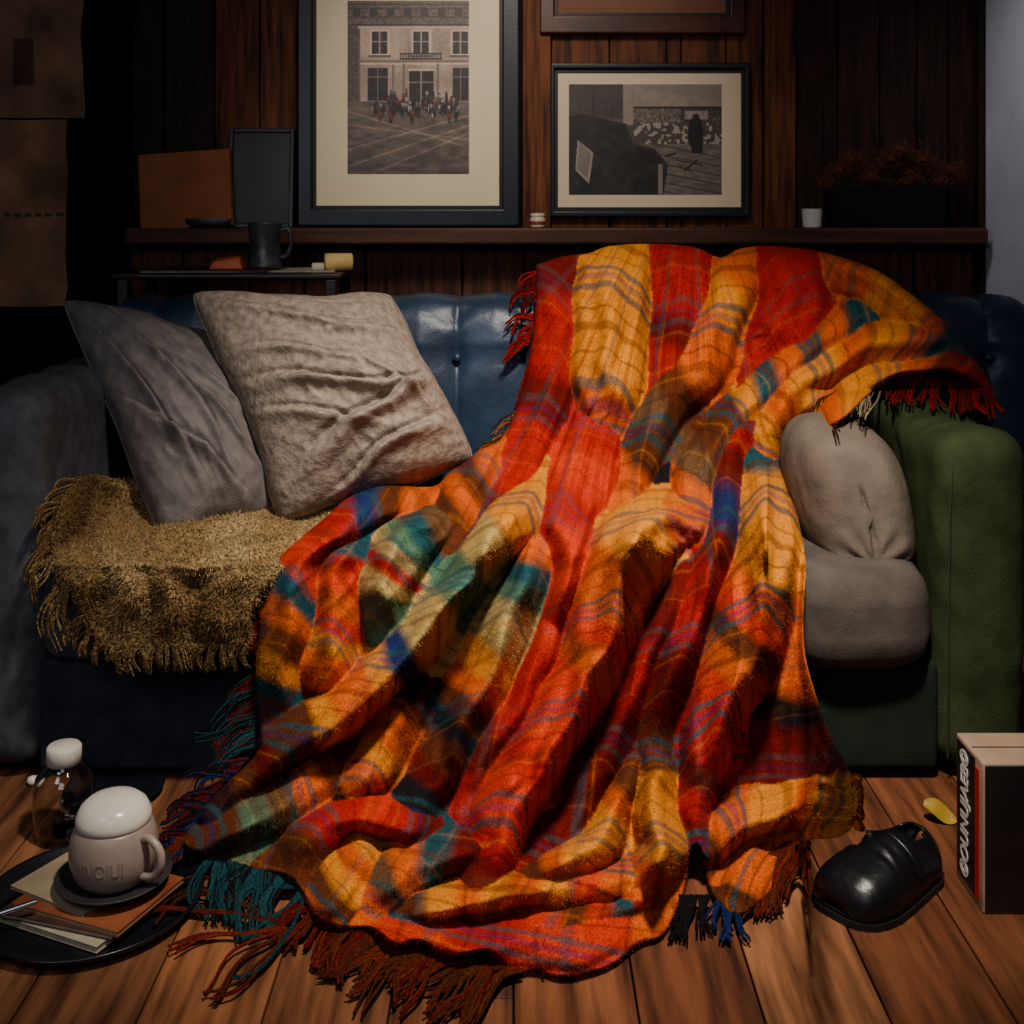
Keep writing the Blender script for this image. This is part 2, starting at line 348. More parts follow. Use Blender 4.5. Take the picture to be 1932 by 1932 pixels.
# ================================================================ PRINTS
def raster(name,img,x0,x1,z0,z1,y,mat,parent,bend=None,**kw):
    h,w,_=img.shape; X,Z=np.meshgrid(np.linspace(x0,x1,w),np.linspace(z1,z0,h)); Yy=np.full(X.shape,y)
    if bend is not None: X,Yy,Z=bend(X,Yy,Z)
    V=np.stack([X,Yy,Z],-1).reshape(-1,3); idx=np.arange(h*w).reshape(h,w)
    q=np.stack([idx[:-1,:-1],idx[1:,:-1],idx[1:,1:],idx[:-1,1:]],-1).reshape(-1,4)
    return mk(name,V,q,mat,parent,col=lin(np.clip(img,0,255)).reshape(-1,3),smooth=True,**kw)
def ip(h,w):
    Y,X=np.mgrid[0:h,0:w].astype(float); return X,Y
def big_print():
    h,w=325,229; X,Y=ip(h,w); I=np.zeros((h,w,3)); g=165+vnoise(X,Y,30,1)*40+vnoise(X,Y,4,2)*18
    def rect(x0,y0,x1,y1,v,n=0): 
        m=(X>=x0)&(X<x1)&(Y>=y0)&(Y<y1); g[m]=v+ (vnoise(X,Y,3,5)[m]*n)
    rect(0,0,229,48,100,50); 
    for yy in (6,14,30,44): rect(0,yy,229,yy+2,56,10)
    rect(0,48,229,52,195,10)
    for i in range(7): rect(10+i*32,16,24+i*32,29,60,20)
    rect(0,48,20,190,88,40); rect(20,52,24,190,110,10)
    for xw in (46,124,198):
        rect(xw-4,54,xw+34,104,205,8); rect(xw,58,xw+29,100,52,40)
        rect(xw+13,58,xw+16,100,165,8); rect(xw,76,xw+29,78,155,8); rect(xw-6,102,xw+36,106,98,10)
    rect(98,98,178,101,45); rect(98,108,178,111,45)
    for i in range(16): rect(99+i*5,98,101+i*5,110,60)
    rect(24,112,229,116,120,10); rect(24,116,229,120,205,10)
    for xw,ww in ((38,38),(198,30)): 
        rect(xw,126,xw+ww,188,44,40)
        rect(xw+ww//2-1,126,xw+ww//2+1,188,120,8); rect(xw,142,xw+ww,144,120,8)
    rect(84,120,88,190,120,8);rect(104,118,108,190,120,8);rect(168,118,172,190,120,8)
    rect(116,132,162,190,40,40); rect(137,132,140,190,140,8); rect(116,152,162,154,140,8); rect(114,128,164,132,205,5)
    m=Y>188; st=104+vnoise(X*.35,Y,7,9)*36+vnoise(X,Y,2.5,4)*16-(Y-188)*.12; g[m]=st[m]
    for a,b,t in ((225,.30,3),(262,-.28,3),(290,-.34,2.5),(318,-.42,2.5),(240,.12,2)):
        d=np.abs(Y-(a+b*(X-60))); m=(d<t)&(Y>200); g[m]+=42*(1-d[m]/t)
    g=(g-40)*1.08+34
    I[...,0]=g*1.0; I[...,1]=g*.86; I[...,2]=g*.77
    r=random.Random(5)
    for i in range(95):
        cx=r.uniform(48,208); cy=r.gauss(196,11); s=r.uniform(2.2,3.6); cy=max(172,min(222,cy)); v=r.choice([28,35,45,60,150,180]); cc=np.array((v,v*.9,v*.85))
        if r.random()<.2: cc=np.array((130,35,28))
        b=(np.abs(X-cx)<s)&(np.abs(Y-cy)<s*2.0); I[b]=cc
        hd=(np.hypot(X-cx,Y-(cy-s*2.8))<s*.75); I[hd]=(70,55,48)
        lg=((np.abs(X-cx-1.5)<1)|(np.abs(X-cx+1.5)<1))&(Y>cy)&(Y<cy+s*4); I[lg]=(26,22,20)
    return I
def small_print():
    h,w=207,287; X,Y=ip(h,w); g=np.full((h,w),84.)+vnoise(X,Y,20,3)*30+vnoise(X,Y,2.5,4)*18
    def rect(x0,y0,x1,y1,v,n=0):
        m=(X>=x0)&(X<x1)&(Y>=y0)&(Y<y1); g[m]=v+(vnoise(X,Y,3,5)[m]*n)
    rect(0,0,102,66,62,24); rect(44,4,48,60,44); rect(0,30,102,32,48)
    rect(102,0,121,76,140,8); m=(X>121)&(Y<4+ (X-121)*.17); g[m]=135
    m=(X>121)&(Y>=4+(X-121)*.17)&(Y<42); g[m]=142+vnoise(X,Y,12,7)[m]*20
    rect(121,42,287,46,44); rect(121,46,210,72,100,70); rect(210,46,287,72,70,60); rect(218,50,262,66,140,40)
    m=(X>121)&(Y>=72)&(Y<112); g[m]=70+ (vnoise(X,Y,5,12)[m]>.12)*85
    m=(Y>=112); g[m]=106+vnoise(X,Y*3,14,6)[m]*36
    for k in range(6):
        d=np.abs(Y-(120+k*17+.2*(X-200))); m=(d<1.3)&(X>150); g[m]=66
    sd,_,_=sd_poly(X,Y,[(-5,60),(30,56),(70,66),(108,74),(120,110),(160,120),(186,150),(176,214),(-5,214)]); g[sd<0]=(34+vnoise(X,Y,14,9)*30)[sd<0]
    sd,_,_=sd_poly(X,Y,[(16,104),(46,128),(38,186),(12,160)]); g[sd<0]=150
    sd,_,_=sd_poly(X,Y,[(20,108),(42,130),(35,176),(15,156)]); g[sd<0]=120
    sd,_,_=sd_poly(X,Y,[(124,116),(160,126),(168,150),(128,146)]); g[sd<0]=20
    sd,_,_=sd_poly(X,Y,[(226,66),(244,60),(252,82),(250,128),(232,130),(222,96)]); g[sd<0]=26
    g[np.hypot(X-238,Y-62)<7]=34
    for a,b,c,d in ((200,140,250,150),(205,150,235,165),(215,160,240,140),(180,132,200,128)):
        sd,_,_=sd_poly(X,Y,[(a,b),(c,d),(c+2,d+3),(a+2,b+3)]); g[sd<0]=28
    rect(12,64,16,120,16); g[np.hypot(X-14,Y-62)<5]=22
    rect(168,150,176,206,130); 
    I=np.stack([g*1.0,g*.90,g*.83],-1); return I
m_print=M('photo_paper',(235,235,235),(255,255,255),30,.45,attr=True)
m_mat=M('mat_board',(224,208,174),(234,218,186),3,.9)
m_mat2=M('mat_board_pale',(208,188,162),(220,200,174),3,.9)
m_blackframe=M('black_frame_lacquer',(10,14,22),(17,22,34),12,.4,.1,60,stretch=(1,1,6),bdist=.003)
m_redframe=M('mahogany_frame',(52,25,18),(78,36,24),10,.35)
m_lip=M('frame_lip',(8,9,12),None,4,.5)
m_sepia=M('old_print',(104,64,48),(136,90,66),3,.7)
def frame(label,D,outer,matr,pr,img,mf,mm,th=.028):
    s=D/F; x0,y0,x1,y1=outer; e=empty('picture_frame',P((x0+x1)/2,y1,D),label,'picture')
    def bar(nm,o,i,ya,yb,mat,bev):
        V=[];Fc=[]
        for (a,b,c,d),yy in ((o,ya),(i,ya),(o,yb),(i,yb)):
            V+=[(wx(a,D),yy,wz(b,D)),(wx(c,D),yy,wz(b,D)),(wx(c,D),yy,wz(d,D)),(wx(a,D),yy,wz(d,D))]
        for k in range(4):
            n=(k+1)%4
            Fc+=[(k,n,4+n,4+k),(8+k,12+k,12+n,8+n),(k,8+k,8+n,n),(4+k,4+n,12+n,12+k)]
        ob=fixn(mk(nm,V,Fc,mat,e,smooth=False)); md=ob.modifiers.new('b','BEVEL'); md.width=bev; md.segments=3
    bar('frame_border',outer,(matr[0]-6,matr[1]-6,matr[2]+6,matr[3]+6),D-th,D,mf,.005)
    bar('frame_lip',(matr[0]-7,matr[1]-7,matr[2]+7,matr[3]+7),matr,D-th*.6,D-.002,m_lip,.001)
    a,b,c,d=matr; box('mat_board',wx(a-2,D),wx(c+2,D),D-.010,D-.004,wz(d+2,D),wz(b-2,D),mm,e,bev=0)
    a,b,c,d=pr
    if img is not None: raster('photo_print',img,wx(a,D),wx(c,D),wz(d,D),wz(b,D),D-.0115,m_print,e)
    else: box('photo_print',wx(a,D),wx(c,D),D-.0112,D-.009,wz(d,D),wz(b,D),m_sepia,e,bev=0)
    return e
frame('black framed sepia street photograph with wide cream mat on the ledge',3.44,(565,-100,980,427),(598,-62,942,388),(657,3,885,328),big_print(),m_blackframe,m_mat,.035)
frame('black framed landscape photograph with pale mat on wood panelling',3.495,(1038,120,1413,410),(1052,138,1397,391),(1073,160,1360,367),small_print(),m_blackframe,m_mat2,.024)
frame('mahogany framed picture hanging on the wood panelled wall',3.495,(1018,-230,1402,66),(1052,-200,1368,26),(1062,-190,1358,18),None,m_redframe,m_sepia,.028)
# ---- paper sheets on pier
m_kraft=M('kraft_paper',(170,160,150),(255,250,240),6,.9,.3,25,attr=True)
def paper_img(h,w,base,marks):
    X,Y=ip(h,w); g=1+vnoise(X,Y,25,2)*.3+vnoise(X,Y,6,3)*.12; I=np.array(base)[None,None,:]*g[...,None]
    for a,b,c,d,v in marks: I[b:d,a:c]*=v
    return I
def curl(seed):
    def f(X,Y,Z):
        n=vnoise(X*100,Z*100,12,seed); return X+vnoise(Z*100,Z*0,9,seed+1)*.012*(X>X.mean()),Y-np.abs(n)*.03,Z+vnoise(X*100,X*0,8,seed+2)*.008
    return f
dashes=[(8+i*9,75,8+i*9+6,78,.55) for i in range(8)]
raster('paper_sheet',paper_img(120,90,(124,92,72),[(36,62,52,96,.6)]),wx(-60,3.08),wx(158,3.08),wz(222,3.08),wz(-90,3.08),3.080,m_kraft,None,curl(3),label='aged brown paper sheet pinned to the dark wall',cat='paper',group='brown paper sheets on the wall')
raster('paper_sheet',paper_img(150,80,(136,100,76),dashes),wx(-50,3.085),wx(124,3.085),wz(578,3.085),wz(226,3.085),3.087,m_kraft,None,curl(9),label='curled brown paper sheet hanging low on the dark wall',cat='paper',group='brown paper sheets on the wall')
# ================================================================ SOFA
sofa=empty('sofa',(0.0,2.6,0.0),'long sofa with navy tufted leather back, charcoal and green arms','sofa')
m_char=M('charcoal_fabric',(66,67,72),(86,87,92),30,.95,.6,420,bdist=.003,b2=.12,b2s=9,spec=.15)
m_char2=M('dark_navy_fabric',(38,41,50),(52,56,66),20,.95,.5,420,bdist=.003,b2=.2,b2s=8,spec=.15)
m_green=M('green_velvet',(42,52,31),(60,71,43),14,.95,.6,300,bdist=.003,b2=.12,b2s=14,spec=.12)
m_gdark=M('dark_green_fabric',(24,32,24),(31,43,30),14,.95,.4,300,bdist=.003,spec=.2)
m_leather=M('navy_leather',(24,38,56),(36,54,78),9,.42,.2,160,bdist=.002,b2=.10,b2s=22,spec=.45)
m_seat=M('grey_seat_fabric',(74,67,62),(92,83,76),18,.95,.5,400,bdist=.003,b2=.2,b2s=9,spec=.2)
m_piping=M('green_piping',(36,48,28),None,5,.9)
def armfn(v,nn):
    v=v.copy(); z=v[:,2]; top=np.clip((z-.45)/.25,0,1)
    v+=nn*(.003*np.sin(v[:,1]*38+np.sin(z*30)*1.2)*top)[:,None]
    v[:,0]+= -.006*(1-top)*np.sign(v[:,0]); return v
rbox('arm',-1.075,-.896,2.25,3.02,.02,.732,.055,m_char,sofa,seg=.02,amp=.003,sc=.09,func=armfn,label='charcoal fabric armrest')
rbox('arm',.812,.985,2.245,3.0,.02,.658,.055,m_green,sofa,seg=.014,amp=.006,sc=.08,seed=4,func=armfn,label='moss green velvet armrest')
tube('piping',[(.822,2.2505,.05),(.823,2.249,.3),(.826,2.248,.52),(.832,2.252,.59),(.840,2.262,.628)],.002,m_piping,sofa)
rbox('base',-.90,.50,2.262,3.0,.02,.228,.014,m_char2,sofa,seg=.05,label='dark navy upholstered base')
rbox('base',.501,.811,2.262,3.0,.02,.225,.014,m_gdark,sofa,seg=.04,label='dark green upholstered base')
rbox('seat_cushion',-.893,.50,2.228,2.82,.226,.412,.045,m_char,sofa,seg=.025,amp=.008,sc=.2,seed=7,label='charcoal seat cushion')
rbox('seat_cushion',.515,.795,2.20,2.82,.215,.425,.07,m_seat,sofa,seg=.02,amp=.010,sc=.12,seed=9,label='taupe grey seat cushion')
nx,na=420,72; x0,x1=-1.0,1.29; xs=np.linspace(0,1,nx); xs=x0+(x1-x0)*(.5-.5*np.cos(xs*math.pi))*.25+ (x1-x0)*xs*.75
A=np.linspace(0,2*math.pi,na,endpoint=False); XX,AA=np.meshgrid(xs,A,indexing='ij')
ed=np.minimum(XX-x0,x1-XX); rr=.11; sca=np.where(ed<rr,np.sqrt(np.clip(1-(1-ed/rr)**2,0,1)),1)
ca,sa=np.cos(AA),np.sin(AA); e=.5
cy=np.sign(ca)*np.abs(ca)**e; cz=np.sign(sa)*np.abs(sa)**e
hd=.125-.03*(1-sca); hz=.275-.11*(1-sca)
Yb=2.935+hd*cy*np.where(sca<.05,0.02,sca**.6); Zb=.60+hz*cz*np.where(sca<.05,.3,1)
per=.18; ph=(XX+.31)%per; dx=np.minimum(ph,per-ph)
front=np.clip(-cy,0,1)
bul=.020*np.clip(dx/(per/2),0,1)**.45-.014
zt=.735; hc=np.exp(-((Zb-zt)/.012)**2)*.010
but=np.exp(-(dx/.02)**2-((Zb-zt)/.02)**2)*.02
fold=.004*np.sin((Zb-zt)*95+np.sin(XX*31)*2)*np.exp(-(dx/.05)**2)
dsp=(bul-hc-but+fold)
Yb-=dsp*front*(sca>.5); Zb+=dsp*.8*np.clip(sa,0,1)**3
Yb+=(Zb-.6)*.05
V=np.stack([XX,Yb,Zb],-1).reshape(-1,3); idx=np.arange(nx*na).reshape(nx,na); nxt=np.roll(idx,-1,1)
q=np.stack([idx[:-1],nxt[:-1],nxt[1:],idx[1:]],-1).reshape(-1,4)
fixn(mk('backrest',V,q,m_leather,sofa,label='navy tufted leather backrest'))
for bx in (-.31+.18*i for i in range(-3,9)):
    if -.95<bx<1.25:
        o=lathe('button',[(0.0001,.006),(.006,.005),(.010,.002),(.011,-.002)],(0,0,0),m_leather,sofa,n=16)
        o.data.transform(Matrix.Translation(Vector(sofa.location)))
        o.rotation_euler=(math.pi/2,0,0); o.location=Vector((bx,2.822,zt))-Vector(sofa.location)
# ================================================================ PILLOWS
def pillow(name,c4,T,mat,seed,folds,n=130,cr=.006,**kw):
    TL,TR,BR,BL=[np.array(c) for c in c4]; s,t=np.meshgrid(np.linspace(0,1,n),np.linspace(0,1,n))
    s2=.5+(s-.5)*(1-.07*np.sin(math.pi*t)**.8); t2=.5+(t-.5)*(1-.06*np.sin(math.pi*s)**.8)
    cn=(np.abs(2*s-1)**6)*(np.abs(2*t-1)**6); s2=.5+(s2-.5)*(1-.07*cn); t2=.5+(t2-.5)*(1-.07*cn)
    s2=s2+vnoise(t*100,t*0+seed*7,18,seed)*.04*np.sin(math.pi*t); t2=t2+vnoise(s*100,t*0+seed*7,22,seed+1)*.07*np.sin(math.pi*s)
    B=lambda s,t:((TL*(1-s[...,None])+TR*s[...,None])*(1-t[...,None])+(BL*(1-s[...,None])+BR*s[...,None])*t[...,None])
    pos=B(s2,t2); nr=np.cross(TR-TL,BL-TL); nr/=np.linalg.norm(nr); 
    if nr[1]>0: nr=-nr
    pf=(np.sin(math.pi*s)*np.sin(math.pi*t)).clip(0)**.42*(1+.35*(t-.5))
    w=np.zeros_like(s)
    for (a,b,c,d,wd,hh) in folds:
        dx,dy=c-a,d-b; l2=dx*dx+dy*dy; k=np.clip(((s-a)*dx+(t-b)*dy)/l2,0,1); sg=((s-a)*dy-(t-b)*dx)/math.sqrt(l2)+vnoise(s*100,t*100,30,seed+9)*.07
        dd=np.hypot(s-a-k*dx,t-b-k*dy); en=np.clip(np.sin(math.pi*np.clip(k,.02,.98)),0,1)**.5
        w+=hh*en*(np.exp(-(sg/wd)**2)-.7*np.exp(-((sg-wd*1.2)/(wd*.45))**2))*(dd<wd*5)
    w+=cr*((.5-np.abs(vnoise(s*100+t*30,t*100-s*40,20,seed)))*2)+cr*.4*vnoise(s*60+t*30,t*130,9,seed+2)+cr*.6*(.5-np.abs(vnoise(s*100-t*50,t*100+s*20,7,seed+4))*2)
    e=np.minimum(1,pf*1.2)
    fr=pos+nr*(T*pf+w*e)[...,None]; bk=pos-nr*(T*.4*pf)[...,None]
    V=np.concatenate([fr.reshape(-1,3),bk.reshape(-1,3)]); idx=np.arange(n*n).reshape(n,n)
    q=np.stack([idx[:-1,:-1],idx[1:,:-1],idx[1:,1:],idx[:-1,1:]],-1).reshape(-1,4)
    o=fixn(mk(name,V,np.concatenate([q,q[:,::-1]+n*n]),mat,None,**kw)); center(o)
    b=np.concatenate([pos[0],pos[1:,-1],pos[-1,-2::-1],pos[-2::-1,0]])[::3]
    v,f,c=tubes([(list(b)+[b[0]],.0035,.0035,(1,1,1))],6); crd=mk('seam_cord',v-np.array(o.location),f,mat); crd.parent=o
    return o
m_pg=M('grey_linen',(94,88,87),(120,112,109),26,.95,.7,380,bdist=.002,b2=.14,b2s=26,spec=.12)
m_pt=M('taupe_linen',(118,104,92),(156,140,125),60,.95,.7,300,bdist=.002,b2=.2,b2s=60,spec=.12)
m_bol=M('taupe_bolster_fabric',(96,86,76),(114,101,89),18,.95,.5,400,bdist=.002,b2=.2,b2s=20,spec=.12)
pillow('throw_pillow',(P(104,552,2.74),P(440,640,2.82),P(530,975,2.60),P(312,1048,2.46)),.15,m_pg,3,
 [(.05,.1,.35,.9,.03,.024),(.25,.15,.6,.8,.028,.020),(.5,.5,.95,.9,.03,.024),(.1,.6,.7,.95,.03,.020),(.3,.3,.9,.55,.03,.018),(.02,.5,.4,.75,.025,.016)],cr=.010,label='dark grey linen pillow leaning against the charcoal arm',cat='pillow',group='pillows on the sofa')
pillow('throw_pillow',(P(348,542,2.70),P(742,548,2.79),P(908,874,2.64),P(524,1004,2.53)),.16,m_pt,5,
 [(.03,.10,.95,.30,.033,.030),(.1,.03,.85,.12,.022,.018),(.12,.5,.85,.62,.033,.034),(.2,.82,.98,.58,.033,.038),(.25,.97,.95,.76,.028,.028),(.1,.35,.6,.42,.022,.018),(.6,.35,.9,.8,.022,.018),(.05,.6,.5,.75,.022,.018)],cr=.012,label='crumpled taupe linen pillow leaning on the sofa back',cat='pillow',group='pillows on the sofa')
n=90; U,Vv=np.meshgrid(np.linspace(0,math.pi,n),np.linspace(0,2*math.pi,n,endpoint=False),indexing='ij')
sp=lambda c,e:np.sign(c)*np.abs(c)**e
bx_=.112*sp(np.sin(U),.6)*sp(np.cos(Vv),.7); bz_=.162*sp(np.sin(U),.6)*sp(np.sin(Vv),.75); by_=-.19*sp(np.cos(U),.75)
crs=np.exp(-((bx_+.008+.006*np.sin(bz_*20))/.004)**2)*np.clip(.09-np.abs(bz_+.03),0,.02)/.02*(by_<0); by_=by_+crs*.012
by_+=.004*np.sin(np.arctan2(bz_+.09,bx_+.01)*10)*np.exp(-((np.hypot(bx_,bz_+.09)-.05)/.035)**2)*(by_<0)
px_=bx_-bz_*.14
V=np.stack([px_,by_+bz_*.12,bz_],-1).reshape(-1,3); V=V+ (n3(V,.09,3)*.006)[:,None]*np.array((1,1,1)); c=P(1594,935,2.47); V+=np.array(c); V[:,2]=np.maximum(V[:,2],.412)
idx=np.arange(n*n).reshape(n,n); nxt=np.roll(idx,-1,1); q=np.stack([idx[:-1],nxt[:-1],nxt[1:],idx[1:]],-1).reshape(-1,4)
center(fixn(mk('bolster_pillow',V,q,m_bol,None,label='plump taupe bolster pillow wedged against the green arm',cat='pillow',group='pillows on the sofa')))
# ================================================================ BLANKET
m_blk=M('plaid_wool',(190,190,190),(255,255,255),260,.97,.7,620,attr=True,bdist=.003,b2=.1,b2s=110,spec=.1)
blanket=empty('plaid_blanket',(0.1,2.3,0.0),'rumpled red orange yellow teal plaid wool blanket draped over sofa','blanket')
POLY=[(1012,500),(1060,484),(1110,478),(1150,464),(1225,460),(1310,466),(1358,486),(1400,468),(1470,464),(1560,478),(1650,508),(1720,556),(1790,615),(1832,668),(1862,712),(1884,770),(1860,742),(1800,706),(1740,706),(1690,712),(1640,745),(1592,790),(1530,830),(1482,880),(1502,960),(1520,1060),(1516,1160),(1520,1240),(1545,1330),(1572,1400),(1600,1452),(1622,1490),(1614,1550),(1580,1580),(1520,1588),(1500,1640),(1440,1700),(1390,1728),(1345,1690),(1318,1600),(1302,1620),(1288,1690),(1252,1762),(1205,1780),(1150,1822),(1060,1842),(1010,1828),(965,1836),(920,1796),(850,1806),(790,1778),(745,1786),(700,1752),(640,1752),(590,1722),(550,1660),(480,1640),(400,1618),(345,1590),(395,1510),(478,1430),(490,1380),(482,1290),(486,1180),(478,1120),(510,1070),(560,1020),(610,980),(655,940),(720,916),(815,918),(850,890),(905,850),(945,828),(975,770),(992,700),(1004,640),(1010,570)]
RD=[
([(1055,480,42),(1045,600,46),(1038,720,46),(1012,830,46),(960,920,50),(905,990,40)],.045,.0,'drrdrrd',.4,.5,.2),
([(1165,462,48),(1150,560,62),(1148,650,72),(1160,740,62),(1190,830,40)],.075,.02,'yyyyo',.9,.9,.9),
([(1130,770,45),(1105,870,70),(1060,950,58),(1085,1040,36),(1060,1130,22),(1035,1220,24)],.065,.0,'rvrvvr',.35,.6,.2),
([(1270,462,52),(1290,560,56),(1292,650,54),(1240,770,48),(1195,870,40)],.055,.0,'rrdrrr',.5,1,.1),
([(1395,466,40),(1372,560,42),(1335,650,48),(1265,750,44),(1215,850,40),(1180,940,30)],.065,.015,'oyoonsno',.9,.6,.4),
([(1470,462,56),(1495,540,58),(1485,620,58),(1458,680,42)],.05,.015,'rrrr',.35,.3,.1),
([(1545,478,42),(1630,510,52),(1705,565,52),(1765,618,46),(1815,660,30)],.06,.0,'ooyyot',.6,.5,-.5),
([(1805,655,30),(1720,640,42),(1630,650,40),(1560,690,42),(1490,740,46),(1440,810,36),(1430,890,25)],.07,.02,'toyoyyoyo',.9,.2,.5),
([(1860,735,28),(1790,690,34),(1700,700,38),(1620,730,38),(1560,780,32),(1510,840,26)],.055,.02,'rmoyyoy',.7,.2,.5),
([(1640,590,26),(1560,630,34),(1490,690,34),(1420,750,36),(1345,850,38),(1310,930,34),(1322,1020,26)],.065,.01,'tosotynnsor',.9,.4,.4),
([(1425,700,26),(1405,780,32),(1372,880,32),(1368,980,32),(1325,1100,34),(1285,1220,38),(1250,1340,36),(1235,1440,26)],.075,.0,'rrdbdrrddn',.7,.8,.2),
([(1405,840,24),(1440,930,46),(1455,1020,54),(1435,1120,64),(1405,1230,66),(1355,1350,50),(1325,1460,36),(1308,1600,28)],.115,.015,'tyyyyovnovrrdrd',1,.4,.35),
([(1490,1180,30),(1490,1300,60),(1500,1430,70)],.012,.0,'ookd',.4,.4,.1),  # shade painted into the plaid: colours go dark down the right edge
([(1310,990,30),(1235,985,56),(1180,1050,62),(1150,1150,56),(1110,1260,52),(1050,1370,56),(985,1470,56),(930,1590,50),(900,1680,40)],.145,.015,'oyyoovovvvrvvrd',.85,.3,.3),
([(1290,1090,32),(1250,1170,34),(1205,1270,38),(1160,1370,38),(1105,1480,36),(1060,1580,30)],.05,.0,'ddrrdddd',.5,1,.2),
([(945,850,36),(890,910,44),(840,1000,40)],.05,.0,'onon',.6,.5,.3),
([(1040,880,40),(985,960,46),(915,1040,38),(860,1120,38),(800,1200,40),(715,1280,46),(610,1360,48),(510,1430,44),(400,1520,36)],.11,.01,'yyyccggccbyooynndnk',.9,.4,.25),
([(1015,1010,30),(990,1100,36),(955,1200,38),(905,1310,42),(850,1420,44),(780,1530,40)],.075,.0,'otgccyonkndk',.6,.6,.2),
([(1060,1140,20),(1025,1240,22),(975,1340,26),(905,1440,28),(885,1540,26)],.045,.0,'vrrdr',.3,.5,.2),
([(795,930,36),(720,940,38),(645,985,40),(585,1050,42),(545,1140,44),(530,1250,42),(525,1370,38)],.06,.01,'onbrrvvtonytn',.7,.6,.3),
([(835,980,34),(765,1030,42),(725,1110,44),(735,1195,38)],.07,.015,'stgcrcgg',.7,.5,.3),
([(665,1010,34),(640,1110,40),(620,1210,44),(600,1340,42)],.06,.0,'trvovyood',.7,.9,.1),
([(770,1280,38),(735,1380,40),(690,1460,42),(620,1520,38)],.055,.0,'knooyook',.7,1,.2),
([(660,1430,40),(540,1510,46),(440,1560,44),(345,1598,28)],.05,.0,'nosgnn',.8,.5,.3),
([(820,1590,30),(720,1548,38),(650,1540,36),(590,1580,40),(550,1670,40)],.045,.012,'drvrrnn',.6,.4,.2),
([(710,1590,40),(660,1650,56),(590,1740,50)],.03,.008,'yoyno',.8,.6,.2),
([(960,1600,34),(840,1612,40),(750,1645,44),(670,1730,44)],.04,.012,'kdtoso',.7,.6,.3),
([(620,1765,26),(780,1770,42),(940,1778,42),(1100,1775,44),(1250,1710,40)],.026,.0,'ovvrrvvvo',.8,.8,.3),
([(740,1715,28),(900,1685,36),(1050,1680,40),(1180,1660,40),(1290,1625,28)],.040,.010,'nyoyoyvoyo',1,.9,.3),
([(970,1750,20),(1080,1735,26),(1190,1715,26),(1275,1665,20)],.024,.0,'vvnvtvo',.8,1,.3),
([(1235,1430,26),(1245,1530,40),(1248,1600,42),(1200,1690,42)],.095,.01,'nyyyyyoo',.8,.6,.2),
([(1195,1440,20),(1155,1550,32),(1095,1620,38),(980,1670,34)],.075,.008,'noyyyon',.7,.5,.3),
([(1618,1515,34),(1500,1525,40),(1400,1552,38),(1310,1610,30)],.05,.01,'yyoyyoon',.9,.5,.4),
([(1450,1600,34),(1415,1640,46),(1390,1700,36)],.02,.0,'ooon',.2,1.3,.0),
([(1030,1560,40),(960,1620,50),(860,1650,40)],.012,.0,'ddrdk',.5,.5,.2),
([(1150,1470,40),(1080,1540,40)],.006,.0,'dd',.3,.5,.2),  # valley between folds, its shadow painted in as dark red
([(1250,900,30),(1230,940,30)],.0,.0,'kk',.0,.0,.0),  # flat near-black patch, painted shade of the gap down to the seat
]
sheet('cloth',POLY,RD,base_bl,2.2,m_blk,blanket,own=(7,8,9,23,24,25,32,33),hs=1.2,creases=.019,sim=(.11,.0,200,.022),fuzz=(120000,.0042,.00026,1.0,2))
def fringe(name,parent,base,groups,mat,r=.0026,kind='stuff',seed=1,lab=None):
    rn=random.Random(seed); out=[]
    for (a,b,va,vb,n,cols,cv,lift) in groups:
        for i in range(n):
            t=(i+rn.random()*.8)/n; cl=math.floor(t*n/4)
            r2=random.Random(cl*13+n+int(a[0])); j=(r2.random()-.5)
            x=a[0]+(b[0]-a[0])*t; y=a[1]+(b[1]-a[1])*t
            vx=va[0]+(vb[0]-va[0])*t; vy=va[1]+(vb[1]-va[1])*t; ln=.75+.4*r2.random()+.1*rn.random(); ang=j*.8+(rn.random()-.5)*.18
            vx,vy=(vx*math.cos(ang)-vy*math.sin(ang))*ln,(vx*math.sin(ang)+vy*math.cos(ang))*ln
            bend=cv*(r2.random()-.3)*1.4+(rn.random()-.5)*.10; pts=[]; wv=r2.random()*6
            nseg=11
            for k in range(nseg):
                u=k/(nseg-1); s_=bend*math.sin(u*math.pi*.9)+.05*math.sin(u*7+wv)*u
                ox=-vy*s_+rn.uniform(-1,1); oy=vx*s_+rn.uniform(-1,1)
                X=x+vx*u+ox; Y=y+vy*u+oy; D,_=base(np.array(X),np.array(Y)); D=float(D)-lift*(1-u)**.7-.004
                Dfl=F*(H-.006)/max(Y-HY,1)
                if Y>1450: D=min(D,Dfl)
                pts.append(P(X,Y,D))
            c=PAL[rn.choice(cols)]*rn.uniform(.45,.9)
            if cols in('OM','MN','NM','MNO'): c=c*1.5
            out.append((pts,r*rn.uniform(.8,1.2),r*.6,c))
    v,f,c=tubes(out,5)
    return mk(name,v,f,mat,parent,col=c,kind=kind,**({'label':lab} if lab else {}))
m_fr=M('wool_fringe',(150,150,150),(255,255,255),260,.97,.9,500,attr=True,bdist=.003,spec=.08)
fringe('fringe',blanket,base_bl,[
 ((556,1705),(700,1762),(-60,55),(-60,80),60,'nmd',.3,.01),
 ((690,1762),(830,1800),(-70,75),(-140,70),60,'nnm',.35,.01),
 ((810,1795),(990,1832),(-100,80),(-120,95),80,'nmdn',.35,.01),
 ((940,1740),(1000,1800),(10,50),(40,40),14,'md',.3,.012)],m_fr,r=.0032,seed=2,lab='rust brown twisted fringe along the hem')
